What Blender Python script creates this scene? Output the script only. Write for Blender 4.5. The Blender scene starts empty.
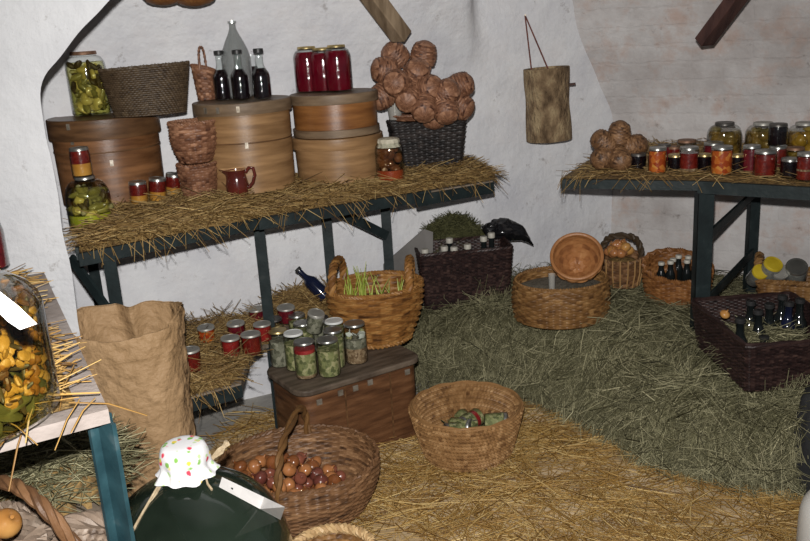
import bpy, math, random
import numpy as np
from mathutils import Vector, Matrix, Euler, noise
R_ = random.Random(7); rng = np.random.default_rng(7)
PI = math.pi
scene = bpy.context.scene
COL = scene.collection

# ------------------------------------------------------------------ camera
F, PITCH, ROLL, HC = 850.0, math.radians(16), math.radians(3.5), 1.6
CAM = Vector((0, 0, HC))
fw = Vector((0, math.cos(PITCH), -math.sin(PITCH)))
r0 = Vector((1, 0, 0)); u0 = r0.cross(fw)
RT = math.cos(ROLL)*r0 - math.sin(ROLL)*u0
UP = math.cos(ROLL)*u0 + math.sin(ROLL)*r0
def ray(x, y): return (fw*F + RT*(x-405) + UP*(270.5-y)).normalized()
def at(x, y, z):
    d = ray(x, y); return CAM + d*((z-HC)/d.z)
def deep(x, y, D): return CAM + ray(x, y)*D
def wallpt(x, y, off=0.0):                      # point on the back wall (off = into the room)
    d = ray(x, y); k = (WA-off*1.085)/(d.y-WB*d.x); return CAM + d*k
WA, WB = 3.92, .42                              # back wall: y = WA + WB x
CX, CY = 1.102, 4.383                           # corner of back and right wall
WR = -.6                                        # right wall slope
cam = bpy.data.cameras.new('camera'); camo = bpy.data.objects.new('camera', cam); COL.objects.link(camo)
cam.sensor_width = 36; cam.lens = 36*F/810; cam.clip_start = .02
M = Matrix((RT, UP, -fw)).transposed().to_4x4(); M.translation = CAM; camo.matrix_world = M
scene.camera = camo

# ------------------------------------------------------------------ materials
def new_mat(name):
    m = bpy.data.materials.new(name); m.use_nodes = True
    return m, m.node_tree.nodes, m.node_tree.links
def N(nt, t, **kw):
    n = nt.nodes.new(t)
    for k, v in kw.items(): setattr(n, k, v)
    return n
def ramp(nt, stops):
    r = N(nt, 'ShaderNodeValToRGB'); e = r.color_ramp.elements
    while len(e) < len(stops): e.new(.5)
    for i, (p, c) in enumerate(stops):
        e[i].position = p; e[i].color = (*c, 1)
    return r
def mixrgb(nt, mode='MIX', fac=.5):
    n = N(nt, 'ShaderNodeMix', data_type='RGBA', blend_type=mode); n.inputs[0].default_value = fac
    return n
def noise_mat(name, c1, c2, scale=8, rough=.6, bump=.2, bscale=60, stretch=(1,1,1), detail=4, spec=.4, tint=0.0, coat=0.0, c3=None, metal=0.0, voro=False, lo=.35, hi=.65, bdist=.01):
    """two or three tone noise colour, optional per-piece tint attribute, noise bump"""
    m, ns, L = new_mat(name); nt = m.node_tree; b = ns['Principled BSDF']
    tc = N(nt, 'ShaderNodeTexCoord'); mp = N(nt, 'ShaderNodeMapping'); mp.inputs['Scale'].default_value = stretch
    L.new(tc.outputs['Object'], mp.inputs[0])
    if voro:
        nz = N(nt, 'ShaderNodeTexVoronoi'); nz.inputs['Scale'].default_value = scale
        sp = N(nt, 'ShaderNodeSeparateColor'); L.new(nz.outputs['Color'], sp.inputs[0]); out = sp.outputs[0]
    else:
        nz = N(nt, 'ShaderNodeTexNoise'); nz.inputs['Scale'].default_value = scale; nz.inputs['Detail'].default_value = detail; out = nz.outputs[0]
    L.new(mp.outputs[0], nz.inputs['Vector'])
    stops = [(lo, c1), (hi, c2)] if c3 is None else [(lo, c1), ((lo+hi)/2, c2), (hi, c3)]
    rp = ramp(nt, stops); fac = out
    if tint:
        a = N(nt, 'ShaderNodeAttribute', attribute_name='tint')
        mx = N(nt, 'ShaderNodeMix', data_type='FLOAT'); mx.inputs[0].default_value = tint
        L.new(out, mx.inputs[2]); L.new(a.outputs['Fac'], mx.inputs[3]); fac = mx.outputs[0]
    L.new(fac, rp.inputs[0]); L.new(rp.outputs[0], b.inputs['Base Color'])
    b.inputs['Roughness'].default_value = rough; b.inputs['Specular IOR Level'].default_value = spec
    b.inputs['Coat Weight'].default_value = coat; b.inputs['Coat Roughness'].default_value = .05; b.inputs['Metallic'].default_value = metal
    if bump:
        n2 = N(nt, 'ShaderNodeTexNoise'); n2.inputs['Scale'].default_value = bscale; n2.inputs['Detail'].default_value = 5
        L.new(mp.outputs[0], n2.inputs['Vector'])
        bp = N(nt, 'ShaderNodeBump'); bp.inputs['Strength'].default_value = bump; bp.inputs['Distance'].default_value = bdist
        L.new(n2.outputs[0], bp.inputs['Height']); L.new(bp.outputs[0], b.inputs['Normal'])
    return m
def glass_mat(name, tint, gloss=.04, ior=1.5, frost=0.0, dirt=(.6,.65,.62), edge=.35):
    """clear thin glass: see-through with Fresnel reflections and a little dust"""
    m, ns, L = new_mat(name); nt = m.node_tree; ns.remove(ns['Principled BSDF'])
    out = ns['Material Output']
    t = N(nt, 'ShaderNodeBsdfTransparent'); t.inputs[0].default_value = (*tint, 1)
    g = N(nt, 'ShaderNodeBsdfGlossy'); g.inputs['Roughness'].default_value = gloss; g.inputs[0].default_value = (1,1,1,1)
    lw = N(nt, 'ShaderNodeLayerWeight'); lw.inputs[0].default_value = .5
    pw = N(nt, 'ShaderNodeMath', operation='POWER'); pw.inputs[1].default_value = 4.0; L.new(lw.outputs['Facing'], pw.inputs[0])
    fr = N(nt, 'ShaderNodeMath', operation='MULTIPLY_ADD'); fr.inputs[1].default_value = .75; fr.inputs[2].default_value = ((ior-1)/(ior+1))**2; L.new(pw.outputs[0], fr.inputs[0])
    ec_ = mixrgb(nt); p3 = N(nt, 'ShaderNodeMath', operation='POWER'); p3.inputs[1].default_value = 3.0; L.new(lw.outputs['Facing'], p3.inputs[0]); L.new(p3.outputs[0], ec_.inputs[0])
    ec_.inputs[6].default_value = (*tint, 1); ec_.inputs[7].default_value = (*[c*edge for c in tint], 1); L.new(ec_.outputs[2], t.inputs[0])
    mx = N(nt, 'ShaderNodeMixShader'); L.new(fr.outputs[0], mx.inputs[0]); L.new(t.outputs[0], mx.inputs[1]); L.new(g.outputs[0], mx.inputs[2])
    fin = mx
    if frost:
        d = N(nt, 'ShaderNodeBsdfDiffuse'); d.inputs[0].default_value = (*dirt, 1)
        m2 = N(nt, 'ShaderNodeMixShader'); m2.inputs[0].default_value = frost
        L.new(mx.outputs[0], m2.inputs[1]); L.new(d.outputs[0], m2.inputs[2]); fin = m2
    L.new(fin.outputs[0], out.inputs[0])
    return m

def wall_mat(name, pink=0.0, brick=0.0, base=((.62,.625,.66),(.78,.785,.80))):
    m, ns, L = new_mat(name); nt = m.node_tree; b = ns['Principled BSDF']
    tc = N(nt, 'ShaderNodeTexCoord'); b.inputs['Roughness'].default_value = .9; b.inputs['Specular IOR Level'].default_value = .12
    n1 = N(nt, 'ShaderNodeTexNoise'); n1.inputs['Scale'].default_value = 3.2; n1.inputs['Detail'].default_value = 8; n1.inputs['Roughness'].default_value = .65
    L.new(tc.outputs['Object'], n1.inputs['Vector'])
    r1 = ramp(nt, [(.3, base[0]), (.62, base[1])]); L.new(n1.outputs[0], r1.inputs[0]); colr = r1.outputs[0]
    if pink:
        n2 = N(nt, 'ShaderNodeTexNoise'); n2.inputs['Scale'].default_value = 6.5; n2.inputs['Detail'].default_value = 11; n2.inputs['Roughness'].default_value = .68
        L.new(tc.outputs['Object'], n2.inputs['Vector'])
        r2 = ramp(nt, [(.5, (0,0,0)), (.68, (pink,)*3)]); L.new(n2.outputs[0], r2.inputs[0])
        mx = mixrgb(nt); L.new(r2.outputs[0], mx.inputs[0]); L.new(colr, mx.inputs[6]); mx.inputs[7].default_value = (.50,.34,.27,1); colr = mx.outputs[2]
    # hairline cracks / dark spots
    n3 = N(nt, 'ShaderNodeTexNoise'); n3.inputs['Scale'].default_value = 9; n3.inputs['Detail'].default_value = 9; n3.inputs['Roughness'].default_value = .75
    L.new(tc.outputs['Object'], n3.inputs['Vector'])
    r3 = ramp(nt, [(.30, (.42,.38,.35)), (.40, (1,1,1))]); L.new(n3.outputs[0], r3.inputs[0])
    mm = mixrgb(nt, 'MULTIPLY', .85); L.new(colr, mm.inputs[6]); L.new(r3.outputs[0], mm.inputs[7]); colr = mm.outputs[2]
    L.new(colr, b.inputs['Base Color'])
    nb = N(nt, 'ShaderNodeTexNoise'); nb.inputs['Scale'].default_value = 14; nb.inputs['Detail'].default_value = 8; nb.inputs['Roughness'].default_value = .6
    L.new(tc.outputs['Object'], nb.inputs['Vector'])
    bp = N(nt, 'ShaderNodeBump'); bp.inputs['Strength'].default_value = .5; bp.inputs['Distance'].default_value = .022
    L.new(nb.outputs[0], bp.inputs['Height']); nrm = bp.outputs[0]
    if brick:
        uv = N(nt, 'ShaderNodeUVMap'); bk = N(nt, 'ShaderNodeTexBrick')
        bk.inputs['Scale'].default_value = 1; bk.inputs['Brick Width'].default_value = .27; bk.inputs['Row Height'].default_value = .085
        bk.inputs['Mortar Size'].default_value = .008; bk.inputs['Mortar Smooth'].default_value = .6
        dn = mixrgb(nt, 'LINEAR_LIGHT', .02); L.new(uv.outputs[0], dn.inputs[6]); L.new(nb.outputs[1], dn.inputs[7]); L.new(dn.outputs[2], bk.inputs['Vector'])
        b2 = N(nt, 'ShaderNodeBump'); b2.inputs['Strength'].default_value = brick; b2.inputs['Distance'].default_value = .012; b2.invert = True
        L.new(bk.outputs['Fac'], b2.inputs['Height']); L.new(nrm, b2.inputs['Normal']); nrm = b2.outputs[0]
    L.new(nrm, b.inputs['Normal'])
    return m

MAT = {}
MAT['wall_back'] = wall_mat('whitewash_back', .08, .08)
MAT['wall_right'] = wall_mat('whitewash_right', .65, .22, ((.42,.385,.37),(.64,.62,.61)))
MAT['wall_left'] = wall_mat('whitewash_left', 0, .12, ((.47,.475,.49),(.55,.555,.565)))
MAT['floor'] = noise_mat('floor_clay', (.30,.29,.27), (.44,.42,.38), 5, .9, .4, 40)
MAT['pale_ground'] = noise_mat('pale_ground', (.38,.27,.14), (.58,.45,.28), 7, .9, .5, 50)
MAT['straw'] = noise_mat('straw', (.10,.055,.020), (.30,.185,.065), 30, .5, 0, tint=.85, lo=.1, hi=.95, c3=(.58,.42,.18), spec=.4)
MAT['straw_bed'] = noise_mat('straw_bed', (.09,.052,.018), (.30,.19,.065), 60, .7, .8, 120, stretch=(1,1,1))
MAT['straw_floor'] = noise_mat('straw_floor', (.17,.085,.022), (.40,.235,.065), 30, .45, 0, tint=.85, lo=.1, hi=.95, c3=(.74,.55,.24), spec=.45)
MAT['hay'] = noise_mat('hay', (.050,.046,.022), (.175,.165,.088), 30, .6, 0, tint=.85, lo=.08, hi=.90, c3=(.48,.445,.27), spec=.3)
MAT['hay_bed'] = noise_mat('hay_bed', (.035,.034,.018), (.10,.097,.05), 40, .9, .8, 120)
MAT['herb'] = noise_mat('herb', (.028,.030,.010), (.085,.085,.03), 30, .7, 0, tint=.8, lo=.1, hi=.9, c3=(.16,.155,.065))
def wicker(name, a, b, c, rough=.5): return noise_mat(name, a, b, 45, rough, .15, 200, tint=.7, lo=.15, hi=.85, c3=c, spec=.4)
MAT['wick_red'] = wicker('wicker_red', (.05,.018,.010), (.19,.085,.045), (.40,.21,.12))
MAT['wick_dark'] = wicker('wicker_dark', (.007,.004,.004), (.024,.012,.011), (.075,.042,.034), .45)
MAT['wick_black'] = wicker('wicker_black', (.006,.005,.005), (.014,.011,.010), (.035,.027,.024), .5)
MAT['wick_tan'] = wicker('wicker_tan', (.065,.028,.010), (.20,.10,.033), (.37,.21,.08))
MAT['wick_brown'] = wicker('wicker_brown', (.042,.020,.010), (.165,.082,.036), (.33,.185,.09))
MAT['wick_orange'] = wicker('wicker_orange', (.09,.032,.010), (.22,.09,.026), (.34,.16,.055))
MAT['wick_gold'] = wicker('wicker_gold', (.065,.025,.008), (.25,.11,.028), (.45,.24,.075))
MAT['wick_grey'] = wicker('wicker_grey', (.12,.085,.062), (.26,.195,.145), (.42,.34,.27))
MAT['rush_dark'] = wicker('rush_dark', (.030,.018,.009), (.065,.042,.022), (.105,.072,.040))
MAT['coil'] = wicker('coiled_rush', (.11,.05,.018), (.29,.155,.06), (.46,.28,.13))
MAT['plait'] = wicker('plaited_rush', (.30,.18,.08), (.46,.30,.14), (.58,.42,.22))
MAT['bark'] = noise_mat('birch_bark', (.14,.05,.018), (.34,.145,.05), 14, .45, .2, 60, c3=(.46,.23,.09), tint=.5, lo=.2, hi=.8)
MAT['log'] = noise_mat('log_bark', (.085,.052,.026), (.23,.155,.085), 13, .9, 1.0, 45, stretch=(1.5,1.5,.9), c3=(.40,.30,.17), lo=.32, hi=.68, bdist=.02)
MAT['bandwood'] = noise_mat('band_wood_amber', (.10,.042,.016), (.24,.11,.044), 5, .34, .1, 90, stretch=(1,1,9), spec=.5)
MAT['bandwood_mid'] = noise_mat('band_wood_red', (.14,.052,.015), (.27,.115,.034), 5, .33, .1, 90, stretch=(1,1,9), spec=.5)
MAT['bandwood_pale'] = noise_mat('band_wood_pale', (.185,.10,.042), (.33,.19,.085), 5, .36, .1, 90, stretch=(1,1,9), spec=.45)
MAT['band_grey'] = noise_mat('band_grey', (.12,.078,.045), (.21,.145,.088), 8, .5, .1, 90, stretch=(1,1,6))
MAT['band_dark'] = noise_mat('band_dark', (.072,.035,.015), (.15,.075,.032), 8, .4, .1, 90, stretch=(1,1,6))
MAT['tin'] = noise_mat('tin', (.20,.17,.13), (.38,.34,.28), 40, .45, .1, 90, metal=.6)
MAT['trunk'] = noise_mat('trunk_wood', (.045,.018,.008), (.12,.052,.022), 6, .42, .25, 70, stretch=(1.2,1.2,7), c3=(.21,.10,.045), lo=.25, hi=.8)
MAT['trunk_top'] = noise_mat('trunk_lid_wood', (.06,.042,.028), (.14,.105,.075), 8, .6, .25, 60, stretch=(1,5,1))
MAT['beam'] = noise_mat('beam_wood', (.14,.095,.055), (.30,.22,.14), 6, .7, .3, 60, stretch=(6,1,1))
MAT['beam_dark'] = noise_mat('beam_dark', (.035,.014,.012), (.085,.038,.03), 6, .6, .3, 60, stretch=(6,1,1))
MAT['shelf_metal'] = noise_mat('green_paint', (.007,.012,.013), (.012,.020,.021), 14, .55, .12, 80, c3=(.034,.042,.042), lo=.35, hi=.8, spec=.3)
MAT['near_metal'] = noise_mat('green_paint_near', (.010,.032,.040), (.020,.055,.066), 14, .4, .12, 80, c3=(.10,.14,.15), lo=.35, hi=.8, spec=.5)
MAT['board'] = noise_mat('shelf_board', (.14,.11,.08), (.26,.21,.16), 6, .8, .2, 50)
MAT['grey_board'] = noise_mat('grey_board', (.10,.095,.09), (.17,.16,.15), 6, .8, .2, 50)
MAT['white_board'] = noise_mat('white_board', (.22,.185,.165), (.34,.295,.27), 9, .85, .3, 60)
MAT['paper'] = noise_mat('kraft_paper', (.29,.18,.088), (.38,.245,.13), 6, .62, .8, 26, spec=.3, bdist=.02)
MAT['white_paper'] = noise_mat('white_paper', (.72,.70,.68), (.80,.78,.76), 8, .7, .05)
MAT['paper_cap'] = noise_mat('paper_cap', (.36,.33,.25), (.58,.54,.42), 20, .8, .4, 60)
MAT['string'] = noise_mat('string', (.34,.26,.16), (.50,.40,.26), 60, .9, .3, 200)
MAT['cord'] = noise_mat('red_cord', (.10,.03,.025), (.20,.07,.05), 60, .8, .2, 200)
MAT['glass'] = glass_mat('clear_glass', (.93,.95,.94), .03, 1.5)
MAT['glass_old'] = glass_mat('old_glass', (.84,.87,.86), .06, 1.6, .22, (.5,.5,.5))
MAT['lid_steel'] = noise_mat('lid_steel', (.30,.30,.28), (.42,.42,.39), 20, .32, .05, metal=.85)
MAT['lid_grey'] = noise_mat('lid_grey', (.30,.29,.26), (.42,.41,.37), 20, .45, .05, metal=.45)
MAT['lid_brass'] = noise_mat('lid_brass', (.42,.32,.14), (.58,.46,.22), 20, .35, .05, metal=.8)
MAT['lid_rust'] = noise_mat('lid_rust', (.15,.075,.045), (.26,.15,.09), 30, .5, .1, metal=.4)
MAT['lid_dark'] = noise_mat('lid_dark', (.06,.055,.05), (.13,.12,.11), 30, .4, .1, metal=.5)
MAT['lid_white'] = noise_mat('lid_white', (.55,.56,.54), (.68,.69,.67), 20, .5, .05)
MAT['lid_yellow'] = noise_mat('lid_yellow', (.46,.33,.015), (.60,.45,.03), 20, .45, .05)
MAT['black_cap'] = noise_mat('black_cap', (.012,.012,.012), (.03,.03,.03), 20, .4, 0)
MAT['cork'] = noise_mat('cork', (.28,.17,.08), (.45,.30,.16), 50, .8, .3, 100)
MAT['pale_stopper'] = noise_mat('pale_stopper', (.34,.32,.27), (.50,.48,.42), 20, .5, .05)
def fill(name, c1, c2, scale=60, c3=None, voro=False, rough=.25, coat=.5, lo=.3, hi=.7): return noise_mat(name, c1, c2, scale, rough, .15, 60, coat=coat, c3=c3, voro=voro, lo=lo, hi=hi)
MAT['jam_red'] = fill('jam_red', (.085,.006,.005), (.19,.016,.010))
MAT['jam_scarlet'] = fill('jam_scarlet', (.13,.006,.008), (.28,.018,.015), 40)
MAT['jam_dark'] = fill('jam_dark_red', (.085,.006,.012), (.17,.014,.020))
MAT['juice'] = fill('cherry_juice', (.085,.001,.007), (.14,.003,.012), 20, rough=.12)
MAT['salad'] = fill('vegetable_salad', (.28,.030,.008), (.46,.075,.012), 70, (.55,.17,.03), voro=True, lo=.1, hi=.9)
MAT['carrot'] = fill('carrot_salad', (.30,.045,.010), (.48,.10,.015), 55, (.58,.24,.05), voro=True, lo=.1, hi=.9)
MAT['black_fill'] = fill('blackcurrant', (.004,.003,.004), (.012,.006,.008), rough=.12)
MAT['syrup_red'] = fill('red_syrup', (.20,.028,.008), (.30,.05,.014), 20)
MAT['honey'] = fill('amber_honey', (.36,.15,.022), (.52,.26,.05), 20)
MAT['herbs_green'] = fill('dried_herbs', (.09,.10,.035), (.21,.22,.085), 90, (.36,.33,.17), voro=True, rough=.7, coat=0, lo=.05, hi=.95)
MAT['herbs_grey'] = fill('grey_herbs', (.08,.078,.05), (.17,.165,.115), 90, (.27,.255,.19), voro=True, rough=.8, coat=0, lo=.05, hi=.95)
MAT['herbs_brown'] = fill('brown_seeds', (.11,.062,.028), (.22,.14,.075), 120, (.33,.235,.14), voro=True, rough=.8, coat=0, lo=.05, hi=.95)
MAT['leaf_white'] = noise_mat('silver_leaf', (.42,.44,.38), (.60,.61,.55), 30, .7, .1)
MAT['pepper'] = noise_mat('red_pepper', (.20,.010,.012), (.34,.03,.03), 30, .4, .1)
MAT['flower'] = noise_mat('orange_flowers', (.07,.028,.008), (.23,.085,.012), 26, .5, .5, 60, c3=(.36,.18,.035), voro=True, lo=.1, hi=.95)
MAT['olive_leaf'] = noise_mat('olive_leaf', (.055,.05,.014), (.12,.11,.035), 30, .35, .1, coat=.4)
MAT['squash'] = noise_mat('pickled_squash', (.40,.33,.11), (.62,.53,.23), 9, .3, .1, coat=.5)
MAT['cuke'] = noise_mat('pickled_cucumber', (.13,.12,.04), (.29,.26,.10), 14, .3, .2, coat=.5)
MAT['dill'] = noise_mat('dark_dill', (.030,.018,.006), (.075,.05,.018), 40, .5, .3)
MAT['brine'] = glass_mat('brine', (.90,.88,.60), .05, 1.33)
MAT['brine_dark'] = glass_mat('brine_dark', (.93,.84,.66), .05, 1.33)
MAT['brine_red'] = fill('red_brine', (.10,.006,.004), (.20,.014,.008), 15)
MAT['yellow_brine'] = fill('yellow_brine', (.22,.23,.012), (.34,.34,.025), 15)
MAT['plum'] = noise_mat('brown_fruit', (.105,.040,.020), (.22,.095,.048), 12, .35, .1, coat=.4)
MAT['green_tomato'] = noise_mat('green_tomato', (.13,.10,.032), (.26,.175,.055), 10, .35, .1, coat=.4)
MAT['yellow_apple'] = noise_mat('yellow_apple', (.28,.20,.035), (.42,.27,.05), 9, .35, .1, coat=.4)
MAT['demijohn'] = noise_mat('dark_green_glass', (.008,.013,.009), (.017,.026,.018), 5, .09, .03, 12, spec=.55, coat=.3)
MAT['dark_bottle'] = noise_mat('dark_bottle_glass', (.006,.008,.008), (.013,.016,.016), 8, .08, 0, spec=.6)
MAT['blue_bottle'] = noise_mat('blue_bottle_glass', (.006,.008,.02), (.012,.018,.05), 8, .08, 0, spec=.6)
MAT['amber_bottle'] = noise_mat('brown_bottle_glass', (.05,.02,.008), (.10,.045,.02), 8, .1, 0, spec=.6)
MAT['clay'] = noise_mat('glazed_clay', (.055,.010,.008), (.12,.022,.014), 6, .16, .05, 30, coat=.7)
MAT['clay_pale'] = noise_mat('pale_clay', (.42,.24,.11), (.52,.32,.16), 10, .4, .05)
MAT['onion'] = noise_mat('onion_skin', (.12,.038,.013), (.27,.095,.030), 14, .25, .1, 40, stretch=(1,1,.25), c3=(.46,.20,.075), tint=.5, lo=.2, hi=.85, coat=.7)
MAT['onion_red'] = noise_mat('onion_red', (.06,.016,.014), (.135,.040,.028), 14, .25, .1, 40, stretch=(1,1,.25), c3=(.27,.09,.05), tint=.5, lo=.2, hi=.85, coat=.7)
MAT['onion_pale'] = noise_mat('onion_gold', (.36,.15,.035), (.52,.27,.08), 14, .3, .1, 40, stretch=(1,1,.25), coat=.3)
MAT['onion_tip'] = noise_mat('onion_tip', (.30,.18,.08), (.45,.30,.15), 40, .8, .2)
MAT['sprout'] = noise_mat('sprout', (.26,.33,.035), (.46,.52,.10), 20, .45, 0, tint=.6)
MAT['bag_black'] = noise_mat('black_polythene', (.006,.006,.007), (.014,.014,.016), 10, .2, .4, 30, spec=.6)
MAT['enamel'] = noise_mat('white_enamel', (.62,.61,.57), (.72,.71,.67), 5, .4, .03)
MAT['dark_matte'] = noise_mat('dark_matte', (.012,.013,.014), (.026,.027,.028), 10, .9, .3, 80)
MAT['plastic_clear'] = glass_mat('clear_plastic', (.80,.80,.78), .15, 1.45, .35, (.62,.60,.55))
MAT['chaff'] = noise_mat('grey_chaff', (.10,.085,.06), (.21,.185,.14), 60, .9, .8, 120)
# floral cloth
def floral():
    m, ns, L = new_mat('floral_cloth'); nt = m.node_tree; b = ns['Principled BSDF']; b.inputs['Roughness'].default_value = .85
    tc = N(nt, 'ShaderNodeTexCoord'); col = None; prev = (.74,.74,.75,1)
    for sc, off, c, th in ((26,(0,0,0),(.68,.05,.09,1),.30), (31,(3,1,2),(.20,.42,.08,1),.34), (28,(7,5,1),(.75,.58,.06,1),.28), (38,(1,8,4),(.45,.62,.30,1),.30)):
        mp = N(nt, 'ShaderNodeMapping'); mp.inputs['Location'].default_value = off; L.new(tc.outputs['Object'], mp.inputs[0])
        v = N(nt, 'ShaderNodeTexVoronoi'); v.inputs['Scale'].default_value = sc; L.new(mp.outputs[0], v.inputs['Vector'])
        nz = N(nt, 'ShaderNodeTexNoise'); nz.inputs['Scale'].default_value = 60; L.new(mp.outputs[0], nz.inputs['Vector'])
        ad = N(nt, 'ShaderNodeMath', operation='MULTIPLY_ADD'); ad.inputs[1].default_value = .35; L.new(nz.outputs[0], ad.inputs[0]); L.new(v.outputs['Distance'], ad.inputs[2])
        r = ramp(nt, [(th+.02, (1,1,1)), (th+.10, (0,0,0))]); L.new(ad.outputs[0], r.inputs[0])
        mx = mixrgb(nt); L.new(r.outputs[0], mx.inputs[0]); mx.inputs[7].default_value = c
        if col is None: mx.inputs[6].default_value = prev
        else: L.new(col, mx.inputs[6])
        col = mx.outputs[2]
    L.new(col, b.inputs['Base Color'])
    return m
MAT['floral'] = floral()

# ------------------------------------------------------------------ mesh helpers
class MB:
    def __init__(s): s.V = []; s.Fc = []; s.T = []
    def add(s, v, f, t=.5):
        o = len(s.V); s.V.extend([tuple(p) for p in v]); s.Fc.extend([tuple(i+o for i in q) for q in f])
        s.T.extend(list(t) if hasattr(t, '__len__') else [t]*len(v))
    def lathe(s, prof, n=32, c=(0,0,0), t=.5, mat=None, jit=None):
        v = []; f = []
        for (r, z) in prof:
            for k in range(n):
                a = 2*PI*k/n; rr = r*(jit(a, z) if jit else 1)
                p = Vector((rr*math.cos(a), rr*math.sin(a), z))
                if mat is not None: p = mat @ p
                v.append((p.x+c[0], p.y+c[1], p.z+c[2]))
        for i in range(len(prof)-1):
            for k in range(n):
                a = i*n+k; b = i*n+(k+1) % n; f.append((a, b, b+n, a+n))
        if prof[0][0] < .02 or True: f.append(tuple(range(n-1, -1, -1)))
        f.append(tuple(range((len(prof)-1)*n, len(prof)*n)))
        s.add(v, f, t)
    def lathe_open(s, prof, n=32, c=(0,0,0), t=.5):
        k0 = len(s.Fc); s.lathe(prof, n, c, t); s.Fc.pop(); 
    def box(s, c, sz, rz=0, t=.5, mat=None):
        v = []
        for dz in (-.5,.5):
            for dx, dy in ((-.5,-.5),(.5,-.5),(.5,.5),(-.5,.5)):
                p = Vector((dx*sz[0], dy*sz[1], dz*sz[2]))
                if rz: p.rotate(Euler((0,0,rz)))
                if mat is not None: p = mat @ p
                v.append(p+Vector(c))
        s.add(v, [(3,2,1,0),(4,5,6,7),(0,1,5,4),(1,2,6,5),(2,3,7,6),(3,0,4,7)], t)
    def bar(s, a, b, w, h, t=.5, up=(0,0,1)):
        a, b = Vector(a), Vector(b); d = (b-a).normalized(); u = Vector(up)
        if abs(d.dot(u)) > .95: u = Vector((1,0,0))
        x = d.cross(u).normalized(); y = x.cross(d)
        v = [p + x*sx*w/2 + y*sy*h/2 for p in (a, b) for sx, sy in ((-1,-1),(1,-1),(1,1),(-1,1))]
        s.add(v, [(0,1,2,3),(7,6,5,4),(1,0,4,5),(2,1,5,6),(3,2,6,7),(0,3,7,4)], t)
    def prism(s, poly, z0, z1, t=.5):
        n = len(poly); v = [(x, y, z0) for x, y in poly]+[(x, y, z1) for x, y in poly]
        s.add(v, [tuple(range(n-1,-1,-1)), tuple(range(n,2*n))]+[(i, (i+1)%n, (i+1)%n+n, i+n) for i in range(n)], t)
    def tube(s, pts, r, n=8, closed=False, t=.5):
        P = [Vector(p) for p in pts]; m = len(P); v = []; f = []
        u = None
        for i, p in enumerate(P):
            q = P[(i+1) % m] if closed else P[min(i+1, m-1)]; o = P[i-1] if (closed or i) else P[0]
            d = (q-o).normalized()
            if u is None:
                u = Vector((0,0,1)) if abs(d.z) < .9 else Vector((1,0,0))
            u = (u-d*u.dot(d)).normalized(); w = d.cross(u)
            rr = r[i] if hasattr(r, '__len__') else r
            for k in range(n):
                a = 2*PI*k/n; v.append(p+u*rr*math.cos(a)+w*rr*math.sin(a))
        for i in range(m if closed else m-1):
            j = (i+1) % m
            for k in range(n): f.append((i*n+k, i*n+(k+1)%n, j*n+(k+1)%n, j*n+k))
        if not closed: f += [tuple(range(n-1,-1,-1)), tuple(range((m-1)*n, m*n))]
        s.add(v, f, t)
    def twist(s, pts, R, strands=3, turns=10, closed=False, n=6, fat=.62, step=None):
        """rope / plait: strands wound around a path"""
        P = [Vector(p) for p in pts]; m = len(P)
        for k in range(strands):
            out = []; u = None
            for i, p in enumerate(P):
                q = P[(i+1) % m] if closed else P[min(i+1, m-1)]; o = P[i-1] if (closed or i) else P[0]
                d = (q-o).normalized()
                if u is None or closed: u = Vector((0,0,1)) if abs(d.z) < .9 else Vector((1,0,0))
                u = (u-d*u.dot(d)).normalized(); w = d.cross(u)
                a = 2*PI*(k/strands + turns*i/(m if closed else m-1))
                out.append(p+(u*math.cos(a)+w*math.sin(a))*R*.55)
            s.tube(out, R*fat, n, closed, t=.25+.5*R_.random())
    def blob(s, c, r, mat=None, t=.5, sq=(1,1,1), n=10, bump=0):
        prof = []
        v = []; f = []; rings = n//2+1
        for i in range(rings):
            th = PI*i/(rings-1)
            for k in range(n):
                a = 2*PI*k/n; p = Vector((max(.02, math.sin(th))*math.cos(a)*sq[0], max(.02, math.sin(th))*math.sin(a)*sq[1], math.cos(th)*sq[2]))*r
                if bump: p *= 1+bump*noise.noise(p*(1.5/r)+Vector(c)*31)
                if mat is not None: p = mat @ p
                v.append(p+Vector(c))
        for i in range(rings-1):
            for k in range(n): f.append((i*n+k, (i+1)*n+k, (i+1)*n+(k+1)%n, i*n+(k+1)%n))
        f.append(tuple(range(n))); f.append(tuple(range((rings-1)*n+n-1, (rings-1)*n-1, -1)))
        s.add(v, f, t)
    def build(s, name, mat, parent=None, smooth=True, bevel=0, ang=40):
        me = bpy.data.meshes.new(name); me.from_pydata(s.V, [], s.Fc); me.validate()
        a = me.attributes.new('tint', 'FLOAT', 'POINT'); a.data.foreach_set('value', np.array(s.T, dtype=np.float32)[:len(me.vertices)])
        if smooth: me.shade_smooth(); me.set_sharp_from_angle(angle=math.radians(ang))
        me.materials.append(MAT[mat] if isinstance(mat, str) else mat)
        o = bpy.data.objects.new(name, me); COL.objects.link(o)
        if parent is not None: o.parent = parent
        if bevel:
            b = o.modifiers.new('bevel', 'BEVEL'); b.width = bevel; b.segments = 2; b.limit_method = 'ANGLE'
        return o
def tag(o, label, cat, group=None, kind=None):
    o['label'] = label; o['category'] = cat
    if group: o['group'] = group
    if kind: o['kind'] = kind
    return o
def empty(name, loc, label, cat, group=None, rot=(0,0,0)):
    o = bpy.data.objects.new(name, None); COL.objects.link(o); o.empty_display_size = .05
    o.location = loc; o.rotation_euler = rot
    return tag(o, label, cat, group)
KIDS = {}
def copy_tree(o, parent=None):
    c = o.copy(); COL.objects.link(c)
    if parent is not None: c.parent = parent
    for ch in list(o.children): copy_tree(ch, c)
    return c
def struct(o): o['kind'] = 'structure'; return o
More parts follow.
